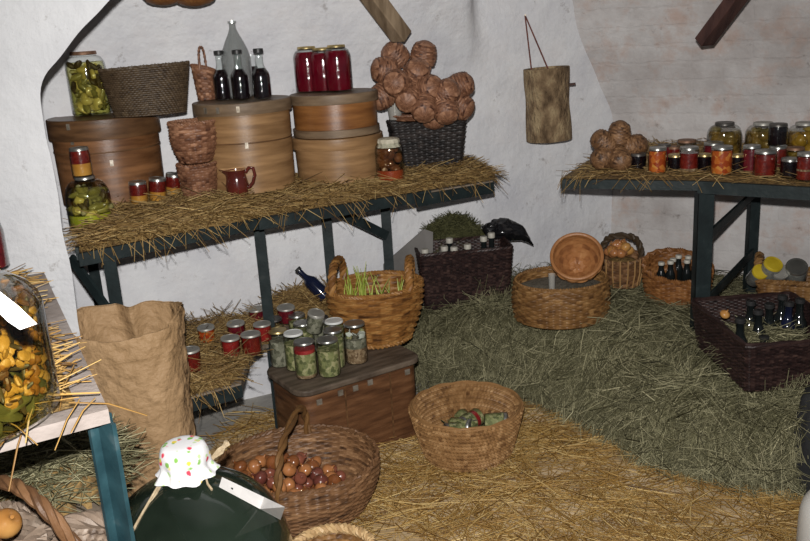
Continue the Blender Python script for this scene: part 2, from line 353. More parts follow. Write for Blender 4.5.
def np_mesh(name, V, Q, T, mat, smooth=False, parent=None):
    """quads from numpy arrays"""
    me = bpy.data.meshes.new(name)
    me.vertices.add(len(V)); me.vertices.foreach_set('co', np.ascontiguousarray(V, dtype=np.float32).ravel())
    me.loops.add(len(Q)*4); me.loops.foreach_set('vertex_index', np.ascontiguousarray(Q, dtype=np.int32).ravel())
    me.polygons.add(len(Q)); me.polygons.foreach_set('loop_start', np.arange(0, len(Q)*4, 4, dtype=np.int32))
    me.update(calc_edges=True)
    a = me.attributes.new('tint', 'FLOAT', 'POINT'); a.data.foreach_set('value', np.ascontiguousarray(T, dtype=np.float32))
    if smooth: me.shade_smooth()
    for m in (mat if isinstance(mat, (list, tuple)) else [mat]): me.materials.append(MAT[m])
    o = bpy.data.objects.new(name, me); COL.objects.link(o)
    if parent is not None: o.parent = parent
    return o
def blades(P, D, L, W, bend, sections=3, drop=None):
    """ribbons with a triangular section: P centres, D unit directions, L length, W width, bend sideways vec"""
    n = len(P); D = D/np.linalg.norm(D, axis=1, keepdims=True)
    ref = rng.normal(size=(n,3)); A = np.cross(D, ref); A /= np.linalg.norm(A, axis=1, keepdims=True)+1e-9; B = np.cross(D, A)
    Vs = []
    for k in range(sections):
        s = k/(sections-1)-.5
        c = P + D*(L*s)[:,None] + bend*((.25-s*s)*L)[:,None]
        w = W*(1-.25*abs(s)*2)
        for j in range(3):
            a = 2*PI*j/3; Vs.append(c + (A*math.cos(a)+B*math.sin(a))*w[:,None])
    V = np.stack(Vs, 1).reshape(-1, 3); nv = sections*3
    q = []
    for k in range(sections-1):
        for j in range(3): q.append((k*3+j, k*3+(j+1)%3, k*3+3+(j+1)%3, k*3+3+j))
    Q = (np.array(q)[None]+(np.arange(n)*nv)[:,None,None]).reshape(-1,4)
    t = np.clip(rng.normal(.5,.25,n),0,1); T = np.repeat(t, nv)
    return V, Q, T
def straw_dirs(n, flat=.18):
    a = rng.uniform(0, 2*PI, n); return np.stack([np.cos(a), np.sin(a), rng.normal(0, flat, n)], 1)
def join(parts):
    V = []; Q = []; T = []; o = 0
    for v, q, t in parts: V.append(v); Q.append(q+o); T.append(t); o += len(v)
    return np.concatenate(V), np.concatenate(Q), np.concatenate(T)
def grid_mound(quad, nu, nv, hf):
    """quad: 4 xy corners (front-left, front-right, back-right, back-left); hf(u,v,x,y)->z"""
    a, b, c, d = [np.array(q[:2]) for q in quad]
    u, v = np.meshgrid(np.linspace(0,1,nu), np.linspace(0,1,nv))
    xy = (a*(1-u[...,None])+b*u[...,None])*(1-v[...,None])+(d*(1-u[...,None])+c*u[...,None])*v[...,None]
    z = hf(u, v, xy[...,0], xy[...,1])
    V = np.concatenate([xy, z[...,None]], 2).reshape(-1,3)
    i, j = np.meshgrid(np.arange(nu-1), np.arange(nv-1)); k = (j*nu+i).ravel()
    Q = np.stack([k, k+1, k+nu+1, k+nu], 1)
    return V, Q, rng.uniform(.2,.6,len(V))
def in_quad(quad, n):
    a, b, c, d = [np.array(q[:2]) for q in quad]
    u = rng.uniform(0,1,n)[:,None]; v = rng.uniform(0,1,n)[:,None]
    return (a*(1-u)+b*u)*(1-v)+(d*(1-u)+c*u)*v, u[:,0], v[:,0]

# outlines
def ellipse(a, b):
    def f(u): t = 2*PI*u; return a*np.cos(t), b*np.sin(t)
    return f
def rrect(a, b, r):
    """rounded rectangle, half sizes a, b, by arc length"""
    segs = [('l',(a,-b+r),(a,b-r)),('c',(a-r,b-r),0),('l',(a-r,b),(-a+r,b)),('c',(-a+r,b-r),PI/2),('l',(-a,b-r),(-a,-b+r)),('c',(-a+r,-b+r),PI),('l',(-a+r,-b),(a-r,-b)),('c',(a-r,-b+r),1.5*PI)]
    lens = [abs(s[1][0]-s[2][0])+abs(s[1][1]-s[2][1]) if s[0]=='l' else r*PI/2 for s in segs]; tot = sum(lens); cum = np.cumsum([0]+lens)
    def f(u):
        u = np.atleast_1d(u) % 1.0; x = np.zeros_like(u); y = np.zeros_like(u)
        for i, s in enumerate(segs):
            m = (u*tot >= cum[i]) & (u*tot <= cum[i+1]+1e-9); k = (u[m]*tot-cum[i])/max(lens[i],1e-9)
            if s[0] == 'l': x[m] = s[1][0]+(s[2][0]-s[1][0])*k; y[m] = s[1][1]+(s[2][1]-s[1][1])*k
            else: x[m] = s[1][0]+r*np.cos(s[2]+k*PI/2); y[m] = s[1][1]+r*np.sin(s[2]+k*PI/2)
        return x, y
    return f
def weave(out, H, sc, rows, stakes, amp=.004, thick=.008, k=4, coil=False, seed=1, sag=None, dome=0.0):
    """woven basket wall + floor. out: outline at scale 1, sc(t): scale with height"""
    rg = np.random.default_rng(seed)
    nu = stakes*k; sub = 3; nv = rows*sub+1
    u = np.arange(nu)/nu; x, y = out(u); e = 1e-3; x1, y1 = out(u+e); x2, y2 = out(u-e)
    tx, ty = x1-x2, y1-y2; ln = np.hypot(tx, ty)+1e-12; nx, ny = ty/ln, -tx/ln
    V = []; T = []
    rowt = rg.normal(0,.08,rows+2); cell = rg.normal(0,.18,(rows+2, stakes))
    for side in (0, 1):
        for j in range(nv):
            t = j/(nv-1); s = sc(t); row = min(int(t*rows), rows-1); fr = t*rows-row
            prof = abs(math.sin(PI*fr))**.6
            wv = np.cos(2*PI*(stakes/2)*u+PI*row)
            if coil: d = amp*(prof-.5)*1.3+amp*.45*np.cos(2*PI*stakes*u+row*2.4)
            else: d = amp*((prof-.5)*.8+.85*wv*(.35+.65*prof))
            if side: d = (d*.9 if not coil else -d)-thick
            z = np.full(nu, H*t)
            if sag is not None: z = z*(1+sag(u))
            V.append(np.stack([x*s+nx*d, y*s+ny*d, z+(thick if side and j == 0 else 0)], 1))
            T.append(np.clip(.5+rowt[row]+np.repeat(cell[row], k)+(.10*prof-.08)*0, 0, 1))
    V = np.concatenate(V); T = np.concatenate(T); Q = []
    for side in (0, 1):
        base = side*nv*nu
        i, j = np.meshgrid(np.arange(nu), np.arange(nv-1)); a = base+(j*nu+i).ravel(); b = base+(j*nu+(i+1)%nu).ravel()
        q = np.stack([a, b, b+nu, a+nu], 1); Q.append(q if not side else q[:, ::-1])
    i = np.arange(nu); a = (nv-1)*nu+i; b = (nv-1)*nu+(i+1)%nu
    Q.append(np.stack([a, b, b+nv*nu, a+nv*nu], 1))
    faces = [tuple(int(c) for c in q) for q in np.concatenate(Q)]
    # floor: concentric rings woven radially
    mb = MB(); V = [tuple(p) for p in V]; T = list(T)
    for side in (0, 1):
        base = side*nv*nu; prev = [base+i for i in range(nu)]; rings = 5
        zz0 = thick*side
        for rr in range(1, rings):
            f = 1-rr/rings*.98; start = len(V); zz = zz0-dome*(1-f*f)
            for i in range(nu):
                p = V[base+i]; w = amp*.6*math.cos(PI*(i//k)+PI*rr)
                V.append((p[0]*f, p[1]*f, zz+w*.5)); T.append(.5+.2*rg.normal())
            cur = list(range(start, start+nu))
            for i in range(nu):
                q = (prev[(i+1)%nu], prev[i], cur[i], cur[(i+1)%nu]); faces.append(q if not side else q[::-1])
            prev = cur
        faces.append(tuple(prev[::-1]) if not side else tuple(prev))
    mb.V = V; mb.Fc = faces; mb.T = T
    return mb
def loop(out, s, z, n=96, off=0, sag=None, H=1):
    u = np.arange(n)/n; x, y = out(u); 
    zz = np.full(n, z) if sag is None else z*(1+sag(u))
    r = np.hypot(x, y); return [(x[i]*(s+off/r[i]), y[i]*(s+off/r[i]), zz[i]) for i in range(n)]
def arch(a, b, h, n=24, lean=(0,0,0), sq=.75):
    """hoop from a to b rising h"""
    a, b = Vector(a), Vector(b); o = []
    for i in range(n+1):
        t = PI*i/n; c = -math.cos(t); c = math.copysign(abs(c)**sq, c); k = (c+1)/2
        o.append(a.lerp(b, k)+Vector((0,0,1))*h*max(0, math.sin(t))**.8+Vector(lean)*math.sin(t))
    return o

def px2r(p, w): return w/2*(Vector(p)-CAM).dot(fw)/F
def proj(p):
    v = Vector(p)-CAM; k = F/v.dot(fw); return 405+v.dot(RT)*k, 270.5-v.dot(UP)*k
def zfor(p, py):
    lo, hi = -.5, 2.6
    for _ in range(40):
        m = (lo+hi)/2
        if proj((p[0], p[1], m))[1] > py: lo = m
        else: hi = m
    return m
def behind(p, r):
    d = Vector((p[0], p[1], 0)).normalized(); return Vector(p)+d*r
def spot(px, py, z, r): return behind(at(px, py, z), r)      # centre of a round thing whose front foot shows at px,py

# ================================================================== THE SETTING
def grid_wall(name, x0, x1, fxy, nrm, off, mat, nx=120, nz=80, z1=2.4, amp=.012):
    V = []; uv = []
    for j in range(nz+1):
        z = z1*j/nz
        for i in range(nx+1):
            x = x0+(x1-x0)*i/nx; p = Vector(fxy(x)+(z,))
            d = off(x, z)+amp*(noise.noise(p*2.3)+.5*noise.noise(p*6))-amp*.5
            V.append((p.x+nrm[0]*d, p.y+nrm[1]*d, z)); uv.append((math.hypot(p.x-CX, p.y-CY), z))
    Fc = [(j*(nx+1)+i, j*(nx+1)+i+1, (j+1)*(nx+1)+i+1, (j+1)*(nx+1)+i) for j in range(nz) for i in range(nx)]
    m = MB(); m.V = V; m.Fc = Fc; m.T = [.5]*len(V); o = m.build(name, mat, ang=60)
    ul = o.data.uv_layers.new(name='uv'); idx = np.zeros(len(o.data.loops), dtype=np.int32); o.data.loops.foreach_get('vertex_index', idx)
    ul.data.foreach_set('uv', np.array(uv, dtype=np.float32)[idx].ravel())
    return struct(o)
def sm(a, b, x): t = min(1, max(0, (x-a)/(b-a))); return t*t*(3-2*t)
def off_back(x, z):                                     # vault cell over the niche, pier stays upright
    edge = .36+.10*(1.75-z)/.5
    zl = 1.42-.10*sm(-1.2, .3, x)
    cell = .55*max(0, z-zl)**1.35*(1-sm(edge-.10, edge+.02, x))
    pier = .10*max(0, z-1.25)
    return cell+pier
def off_right(x, z): return .40*max(0, z-1.10)**1.25+.05*sm(1.0, 1.5, z)*(1-sm(CX, CX+.35, x))
ib = 1/math.hypot(1, WB); ir = 1/math.hypot(1, WR)
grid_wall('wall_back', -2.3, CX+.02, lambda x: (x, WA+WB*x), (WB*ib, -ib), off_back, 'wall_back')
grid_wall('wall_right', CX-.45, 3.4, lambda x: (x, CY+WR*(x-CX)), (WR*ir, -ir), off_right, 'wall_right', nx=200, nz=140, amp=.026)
# left pier with the springing of the arch, wedge shaped in plan
edge = [(-1.0, 0), (-1.0, .25), (-.99, .5), (-1.0, .75), (-.992, .95), (-.997, 1.12), (-.992, 1.25), (-.998, 1.36), (-.994, 1.46), (-.97, 1.525), (-.92, 1.575), (-.86, 1.635), (-.80, 1.683), (-.74, 1.732), (-.62, 1.81), (-.45, 1.90), (-.2, 1.99), (.1, 2.06), (.5, 2.12), (.9, 2.2), (1.1, 2.4)]
def catmull(P, n=4):
    o = []
    for i in range(len(P)-1):
        p0 = P[max(i-1,0)]; p1 = P[i]; p2 = P[i+1]; p3 = P[min(i+2,len(P)-1)]
        for k in range(n):
            t = k/n; o.append(tuple(.5*((2*b)+(c-a)*t+(2*a-5*b+4*c-d)*t*t+(3*b-a-3*c+d)*t**3) for a, b, c, d in zip(p0,p1,p2,p3)))
    return o+[P[-1]]
ec = [(x+.006*noise.noise((0, z*9, 3)), z) for x, z in catmull(edge)]
m = MB(); V = []
ne = len(ec); nc = 14
for (x, z) in ec:                                       # front face runs from the edge out to the left / up
    for k in range(nc+1):
        t = (k/nc)**1.3; xe, ze = (-3.2, min(2.4, z*1.0+(.0 if z < 1.4 else (z-1.4)*.6)))
        p = Vector((x+(xe-x)*t, 0, z+(ze-z)*t)); V.append((p.x, 2.45-.012*(1-math.exp(-k*.8))+.012*noise.noise(p*3)*(k > 0), p.z))
Fc = [(i*(nc+1)+k, i*(nc+1)+k+1, (i+1)*(nc+1)+k+1, (i+1)*(nc+1)+k) for i in range(ne-1) for k in range(nc)]
b0 = len(V)
for (x, z) in ec:
    sgn = 1 if z < 1.4 else max(.0, 1-(z-1.4)*3); V.append((x-.30, 2.62, z+.12*(1-sgn)))
Fc += [(i*(nc+1), (i+1)*(nc+1), b0+i+1, b0+i) for i in range(ne-1)]
b1 = len(V)
for (x, z) in ec: V.append((-3.2, 2.62, min(2.4, z+.12)))
Fc += [(b0+i, b0+i+1, b1+i+1, b1+i) for i in range(ne-1)]
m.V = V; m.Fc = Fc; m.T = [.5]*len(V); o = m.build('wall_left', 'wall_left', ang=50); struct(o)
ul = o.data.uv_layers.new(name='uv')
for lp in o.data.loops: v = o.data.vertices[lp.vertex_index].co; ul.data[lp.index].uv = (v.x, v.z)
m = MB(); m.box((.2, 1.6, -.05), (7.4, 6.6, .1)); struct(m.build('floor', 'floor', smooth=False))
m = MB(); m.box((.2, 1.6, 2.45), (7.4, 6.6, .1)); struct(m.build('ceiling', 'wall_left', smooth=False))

# ================================================================== SHELVES
def leg_bm(p, z1, z0=0, w=.042):
    m = MB(); x, y = p
    m.box((x, y, (z0+z1)/2), (w, .006, z1-z0)); m.box((x-w/2+.003, y+w/2, (z0+z1)/2), (.006, w, z1-z0)); return m
ZS = .97
# left shelving: long top in two lengths, low shelf, painted angle iron
A0, A1 = (-1.03, 2.615), (-.515, 3.005); B0, B1 = (-.515, 2.985), (.385, 3.475)
def wl(x, off=.03): return (x+WB*ib*off, WA+WB*x-ib*off)
t = empty('storage_shelf', (-.35, 3.2, 0), 'long straw-covered shelf on green metal frame under the arched niche', 'shelf')
def rel(m, o=None):
    o = o or t; l = o.location; m.V = [(v[0]-l.x, v[1]-l.y, v[2]-l.z) for v in m.V]; return m
m = MB(); m.prism([A0, A1, wl(-.62), wl(-1.25)], ZS-.03, ZS-.004); m.prism([B0, B1, wl(.24), wl(-.62)], ZS-.03, ZS-.004)
rel(m).build('board', 'board', t, smooth=False)
m = MB(); m.bar((*A0, ZS-.02), (*A1, ZS-.02), .012, .042); m.bar((*A0, ZS), (*wl(-1.25), ZS-.02), .01, .04)
m.bar((*B0, ZS-.02), (.12, 3.33, ZS-.02), .012, .042); m.bar((.06, 3.285, ZS-.032), (*B1, ZS-.032), .012, .045); m.bar((*B1, ZS-.03), (*wl(.24), ZS-.03), .01, .04)
rel(m).build('shelf_rail', 'shelf_metal', t, smooth=False)
q0 = at(264, 275, .8); LP = [(-.955, 2.675), (q0.x*3.19/q0.y, 3.19)]
q1 = at(329, 250, .8); k1 = 3.44/q1.y; L3 = (q1.x*k1, 3.44); q2 = at(388, 250, .8); L4 = (q2.x*3.60/q2.y, 3.60)
for p in LP+[L3, L4]: rel(leg_bm(p, ZS-.035)).build('leg', 'shelf_metal', t, smooth=False)
p5 = wl(-1.28, .08); rel(leg_bm(p5, ZS-.035)).build('leg', 'shelf_metal', t, smooth=False)
m = MB(); m.bar((L3[0], L3[1]-.02, ZS-.05), (L4[0], L4[1]-.02, ZS-.235), .012, .04); rel(m).build('brace', 'shelf_metal', t, smooth=False)
m = MB(); a = at(73, 266, .93); m.bar((-1.12, 2.78, ZS-.05), (LP[0][0], LP[0][1], .70), .012, .035); rel(m).build('brace', 'shelf_metal', t, smooth=False)
ZL = .43
low = [(-1.05, 2.50), (-.60, 2.775), (-.62, 3.14), (-.30, 3.40), (-.26, 3.70), wl(-1.2)]
m = MB(); m.prism(low, ZL-.03, ZL); rel(m).build('board', 'board', t, smooth=False)
m = MB(); m.bar((*low[0], ZL-.03), (*low[1], ZL-.03), .012, .045); rel(m).build('shelf_rail', 'shelf_metal', t, smooth=False)
# right shelving
C0, C1, C2, C3 = (.655, 3.40), (1.135, 3.185), (1.449, 2.95), (2.05, 2.50)
def wr(x, off=.04): return (x+WR*ir*off, CY+WR*(x-CX)-ir*off)
s2 = empty('storage_shelf', (1.3, 3.5, 0), 'straw-strewn shelf of jars along the stained brick wall on the right', 'shelf')
m = MB(); m.prism([C0, C1, wr(1.62), wr(1.14)], ZS-.03, ZS-.003); m.prism([C1, C2, C3, wr(2.6), wr(1.62)], ZS-.03, ZS-.003)
rel(m, s2).build('board', 'board', s2, smooth=False)
m = MB(); m.bar((*C0, ZS-.019), (*C1, ZS-.019), .012, .036); m.bar((*C1, ZS-.024), (*C2, ZS-.024), .012, .046); m.bar((*C2, ZS-.024), (*C3, ZS-.024), .012, .046); m.bar((*C0, ZS-.02), (*wr(1.14), ZS-.02), .01, .04)
rel(m, s2).build('shelf_rail', 'shelf_metal', s2, smooth=False)
pf = at(705, 230, .8); kf = 3.20/pf.y; PF = (pf.x*kf, 3.20); pb = at(754, 230, .75); PBk = (pb.x*3.72/pb.y, 3.72)
m = MB(); m.box((PF[0], PF[1], (ZS-.05)/2), (.058, .012, ZS-.05)); m.box((PF[0]-.026, PF[1]+.025, (ZS-.05)/2), (.006, .05, ZS-.05)); rel(m, s2).build('leg', 'shelf_metal', s2, smooth=False)
rel(leg_bm(PBk, ZS-.035), s2).build('leg', 'shelf_metal', s2, smooth=False)
for za, zb in ((.735, .80), (.46, .52)):
    m = MB(); m.bar((*PF, za), (*PBk, zb), .012, .035); rel(m, s2).build('brace', 'shelf_metal', s2, smooth=False)
# near shelf at the left edge
ZN = 1.0
NA = at(108, 408, ZN); NB = at(44, 272, ZN); nd = Vector((-1, -.36, 0)).normalized()
NC = NB+nd*1.1; ND = NA+Vector((-.86, -.50, 0)).normalized()*1.1
s3 = empty('storage_shelf', (NA.x-.3, NA.y+.3, 0), 'straw-covered shelf with green metal leg in the near left foreground', 'shelf')
m = MB(); m.prism([(p.x, p.y) for p in (NA, NB, NC, ND)], ZN-.028, ZN-.002); rel(m, s3).build('board', 'white_board', s3, smooth=False)
m = MB(); l0 = NA+Vector((-.012, .012, 0)); 
m.box((0, 0, (ZN-.03)/2), (.046, .008, ZN-.03), mat=Matrix.Rotation(math.radians(-38), 4, 'Z')); m.box((-.018, .018, (ZN-.03)/2), (.008, .046, ZN-.03), mat=Matrix.Rotation(math.radians(-38), 4, 'Z'))
m.V = [(v[0]+l0.x, v[1]+l0.y, v[2]) for v in m.V]; rel(m, s3).build('leg', 'near_metal', s3, smooth=False)
p = NB+Vector((-.02, -.05, 0)); rel(leg_bm((p.x, p.y), ZN-.03), s3).build('leg', 'near_metal', s3, smooth=False)
ZNL = .50
def sh(p, f): return p
m = MB(); m.prism([(NA.x+.02, NA.y+.05), (NB.x+.08, NB.y), (NC.x, NC.y), (ND.x, ND.y)], ZNL-.025, ZNL); rel(m, s3).build("board", "board", s3, smooth=False)

# ================================================================== STRAW AND HAY (stuff)
def straw_layer(name, label, quad, z, thick, n, mat='straw', bed='straw_bed', lmin=.03, lmax=.19, w=.0013, over=(), nover=0, flat=.16, edge=.12, cat='straw', bumpy=.6):
    def hf(u, v, x, y):
        e = np.minimum(np.minimum(u, 1-u), np.minimum(v, 1-v))/edge; e = np.clip(e, 0, 1)**.6
        nz = np.vectorize(lambda a, b: noise.noise((a*7, b*7, z*5))+.5*noise.noise((a*19, b*19, z)))(x, y)
        return z+.002+thick*e*(1-bumpy*.5+bumpy*.6*nz).clip(.15, 1.6)
    V, Q, T = grid_mound(quad, 60, 26, hf); nb = len(Q)
    xy, u, v = in_quad(quad, n)
    zz = hf(u, v, xy[:,0], xy[:,1])
    P = np.concatenate([xy, (zz+rng.uniform(.0, .012, n)+.002)[:,None]], 1); L = rng.uniform(lmin, lmax, n)**1.0; W = rng.uniform(.6, 1.5, n)*w
    D = straw_dirs(n, flat); P[:,2] += np.abs(D[:,2])*L*.3
    parts = [(V, Q, T), blades(P, D, L, W, rng.normal(0, .22, (n,3))*np.array([1,1,.3]))]
    for (a, b) in over:                                 # loose ends hanging over an edge
        a = np.array(a[:2]); b = np.array(b[:2]); k = nover; s = rng.uniform(0,1,k)[:,None]; base = a*(1-s)+b*s
        tn = (b-a)/np.linalg.norm(b-a); on = np.array([tn[1], -tn[0]])
        L = rng.uniform(.05, .16, k); al = rng.normal(0, .8, k)
        dr = rng.uniform(.05, 1.2, k)
        D = np.concatenate([on*np.cos(al)[:,None]+tn*np.sin(al)[:,None], (-dr)[:,None]], 1); D /= np.linalg.norm(D, axis=1, keepdims=True)
        P = np.concatenate([base, np.full((k,1), z+.012)+rng.uniform(0,.02,(k,1))], 1)+D*(L*.38)[:,None]
        parts.append(blades(P, D, L, np.full(k, w*1.1), np.concatenate([np.zeros((k,2)), np.full((k,1), .3)], 1)))
    V, Q, T = join(parts)
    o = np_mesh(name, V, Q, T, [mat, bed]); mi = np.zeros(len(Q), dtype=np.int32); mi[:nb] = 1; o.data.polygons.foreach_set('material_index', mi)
    return tag(o, label, cat, kind='stuff')
straw_layer('straw', 'golden straw bedding under the bandboxes on the niche shelf', [(-1.03, 2.625), (-.52, 2.99), wl(-.62, .06), wl(-1.25, .06)], ZS, .052, 4600, over=[((-1.03, 2.625), (-.52, 2.99))], nover=85)
straw_layer('straw', 'golden straw strewn below the stacked boxes and black basket on the shelf', [(-.53, 2.995), (.40, 3.48), wl(.27, .06), wl(-.62, .06)], ZS, .045, 5400, over=[((-.52, 2.985), (.38, 3.475)), ((.38, 3.475), wl(.25, .06))], nover=80)
straw_layer('straw', 'straw under the red-filled jars on the low shelf beside the trunk', [(-1.05, 2.50), (-.63, 2.77), (-.52, 3.50), wl(-1.2, .06)], ZL, .024, 3200, over=[((-1.05, 2.50), (-.63, 2.765))], nover=80, flat=.3)
straw_layer('straw', 'thin straw beneath the jars on the right-hand shelf', [C0, C1, wr(1.58, .08), wr(1.16, .08)], ZS, .012, 800, lmax=.13, over=[(C0, C1)], nover=34)
straw_layer('straw', 'sparse straw under the pickle jars at the far right end of the right shelf', [C1, C3, wr(2.5, .08), wr(1.6, .08)], ZS, .014, 1300, over=[(C1, C3)], nover=16)
straw_layer('straw', 'pale coarse straw around the big amber jar in the left foreground', [(p.x, p.y) for p in (ND+nd*.0, NA+nd*.06+Vector((0,.03,0)), NB+nd*.06, NC)], ZN, .024, 3000, w=.0016, lmin=.05, lmax=.17, over=[((ND.x, ND.y), (NA.x, NA.y))], nover=46, mat='straw_floor', flat=.12)
# straw on the floor
def floor_straw():
    quad = [(-1.3, 1.1), (1.75, 1.25), (1.35, 2.75), (.1, 3.52), (-.6, 3.0)][:2]+[(1.25, 3.3), (-.75, 3.4)]
    def hf(u, v, x, y):
        nz = np.vectorize(lambda a, b: noise.noise((a*3, b*3, 2))+.6*noise.noise((a*9, b*9, 1)))(x, y)
        return .004+.02*np.clip(.5+nz, 0, 1.5)
    V, Q, T = grid_mound(quad, 90, 70, hf); nb = len(Q)
    n = 22000; xy, u, v = in_quad(quad, n)
    den = np.array([noise.noise((a*4.5, b*4.5, 8)) for a, b in xy]); keep = (den > -.22) | (rng.uniform(0,1,n) < .28)
    left = (xy[:,0] < -.55) & (rng.uniform(0,1,n) < .6); keep &= ~left
    xy = xy[keep]; n = len(xy); zz = hf(None, None, xy[:,0], xy[:,1])
    L = rng.uniform(.05, .26, n); D = straw_dirs(n, .07); P = np.concatenate([xy, (zz+rng.uniform(.001,.022,n))[:,None]], 1)
    V, Q, T = join([(V, Q, T), blades(P, D, L, rng.uniform(.0009,.0023,n), rng.normal(0,.2,(n,3))*np.array([1,1,.25]))])
    o = np_mesh('straw', V, Q, T, ['straw_floor', 'pale_ground']); mi = np.zeros(len(Q), dtype=np.int32); mi[:nb] = 1; o.data.polygons.foreach_set('material_index', mi)
    tag(o, 'yellow straw scattered over the floor in front of the hay bank', 'straw', kind='stuff')
floor_straw()
# hay bank
HB = [at(x, y, 0.01) for x, y in ((395, 380), (420, 388), (470, 393), (525, 399), (560, 412), (600, 432), (650, 463), (700, 480), (760, 490), (830, 500))]
HBx = np.array([p.x for p in HB]); HBy = np.array([p.y for p in HB])
def hay_d(x, y):
    best = np.full(x.shape, 9.0)
    for i in range(len(HB)-1):
        a = np.array([HBx[i], HBy[i]]); b = np.array([HBx[i+1], HBy[i+1]]); ab = b-a
        t = np.clip(((x-a[0])*ab[0]+(y-a[1])*ab[1])/ab.dot(ab), 0, 1)
        best = np.minimum(best, np.hypot(x-a[0]-t*ab[0], y-a[1]-t*ab[1]))
    inside = y > np.interp(x, HBx, HBy)
    return np.where(inside, best, -best)
def hay_h(x, y, nz=True):
    d = hay_d(x, y); W = .16+.14*np.clip((x-.3)/.5, 0, 1)*np.clip((1.2-x)/.4, 0, 1)
    t = np.clip((d+.03)/W, 0, 1); s = np.sin(t*PI/2)**.8
    top = .352-.05*np.clip((x-.9)/.6, 0, 1)
    top = np.minimum(top, .352-.12*np.exp(-((x-1.16)**2+(y-2.80)**2)/.09))
    n = np.vectorize(lambda a, b: noise.noise((a*4, b*4, 5))+.5*noise.noise((a*11, b*11, 7)))(x, y) if nz else 0
    return top*s+.034*n*np.clip(t*2, 0, 1)*(1 if nz else 0)
def hay_bank():
    xs = np.linspace(-.02, 2.3, 120); ys = np.linspace(2.25, 4.38, 120); X, Y = np.meshgrid(xs, ys)
    Z = np.where(hay_d(X, Y) > -.03, hay_h(X, Y), -.02)
    wall = np.minimum(WA+WB*X, CY+WR*(X-CX))-.02
    V = np.stack([X, Y, Z], 2).reshape(-1,3); k = np.arange(120*120).reshape(120,120)
    ok = ((Y < wall) & (Z > -.01)); ok = ok[:-1,:-1] & ok[1:,1:] & ok[1:,:-1] & ok[:-1,1:]
    ok |= False
    Q = np.stack([k[:-1,:-1], k[:-1,1:], k[1:,1:], k[1:,:-1]], 2)[ok]
    used = np.unique(Q); mp = -np.ones(len(V), int); mp[used] = np.arange(len(used)); V = V[used]; Q = mp[Q]; T = rng.uniform(.2,.6,len(V)); nb = len(Q)
    n = 52000; x = rng.uniform(-.02, 1.75, n); y = rng.uniform(2.3, 4.2, n)
    d = hay_d(x, y); face = (d > -.02) & (d < .35); keep = (d > -.03) & (y < np.minimum(WA+WB*x, CY+WR*(x-CX))-.05) & (face | (rng.uniform(0,1,n) < .6)); x = x[keep]; y = y[keep]
    # extra on the steep front
    m = 30000; i = rng.integers(0, len(HB)-1, m); s = rng.uniform(0,1,m); xf = HBx[i]*(1-s)+HBx[i+1]*s; yf = HBy[i]*(1-s)+HBy[i+1]*s+rng.uniform(-.02,.26,m)
    kp = xf < 1.75
    x = np.concatenate([x, xf[kp]]); y = np.concatenate([y, yf[kp]]); kp = x > .0; x = x[kp]; y = y[kp]; n = len(x)
    ang = rng.uniform(0, 2*PI, n); curv = rng.normal(0, 6, n); L = rng.uniform(.05, .19, n)*np.where(rng.uniform(0,1,n) < .1, 1.5, 1); sec = 4
    e = .012; Z0 = np.maximum(hay_h(x, y), 0); gx_ = (hay_h(x+e, y, False)-hay_h(x-e, y, False))/(2*e); gy_ = (hay_h(x, y+e, False)-hay_h(x, y-e, False))/(2*e)
    Nn = np.stack([-gx_, -gy_, np.ones(n)], 1); Nn /= np.linalg.norm(Nn, axis=1, keepdims=True); Nn[:,2] += .05
    t1 = np.cross(Nn, np.array([0.2,1,0.1])); t1 /= np.linalg.norm(t1, axis=1, keepdims=True); t2 = np.cross(Nn, t1)
    P_ = np.stack([x, y, Z0], 1)+Nn*rng.uniform(.002, .022, n)[:,None]; pts = []
    tiltn = rng.normal(0, .16, n)
    for k in range(sec):
        pts.append(P_-Nn*((k/(sec-1)-.5)**2*.25*L)[:,None])
        d_ = t1*np.cos(ang)[:,None]+t2*np.sin(ang)[:,None]+Nn*tiltn[:,None]
        P_ = P_+d_*(L/(sec-1))[:,None]; ang = ang+curv*L/(sec-1)
    pts = np.stack(pts, 1); pts[:,:,2] = np.maximum(pts[:,:,2], .004)
    dd = np.diff(pts, axis=1); dd = np.concatenate([dd, dd[:,-1:]], 1)
    ref = rng.normal(size=(n,1,3)); A = np.cross(dd, ref); A /= np.linalg.norm(A, axis=2, keepdims=True)+1e-9; w = (rng.uniform(.0006, .0013, n)*np.where(rng.uniform(0,1,n) < .07, 1.9, 1))[:,None,None]
    W2 = np.cross(dd, A); W2 /= np.linalg.norm(W2, axis=2, keepdims=True)+1e-9
    ring = [pts+(A*math.cos(a)+W2*math.sin(a))*w for a in (0, 2*PI/3, 4*PI/3)]
    BV = np.stack(ring, 2).reshape(-1,3); q = [(k*3+j, k*3+(j+1)%3, k*3+3+(j+1)%3, k*3+3+j) for k in range(sec-1) for j in range(3)]
    BQ = (np.array(q)[None]+(np.arange(n)*sec*3)[:,None,None]).reshape(-1,4); BT = np.repeat(np.clip(rng.normal(.45,.27,n),0,1), sec*3)
    V, Q, T = join([(V, Q, T), (BV, BQ, BT)])
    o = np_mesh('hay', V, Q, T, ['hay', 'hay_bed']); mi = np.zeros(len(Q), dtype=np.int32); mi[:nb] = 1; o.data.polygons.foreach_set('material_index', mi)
    tag(o, 'grey-green hay bank heaped along the walls under the baskets', 'hay', kind='stuff')
hay_bank()
def hz(x, y): return float(hay_h(np.array([x]), np.array([y]), False)[0])
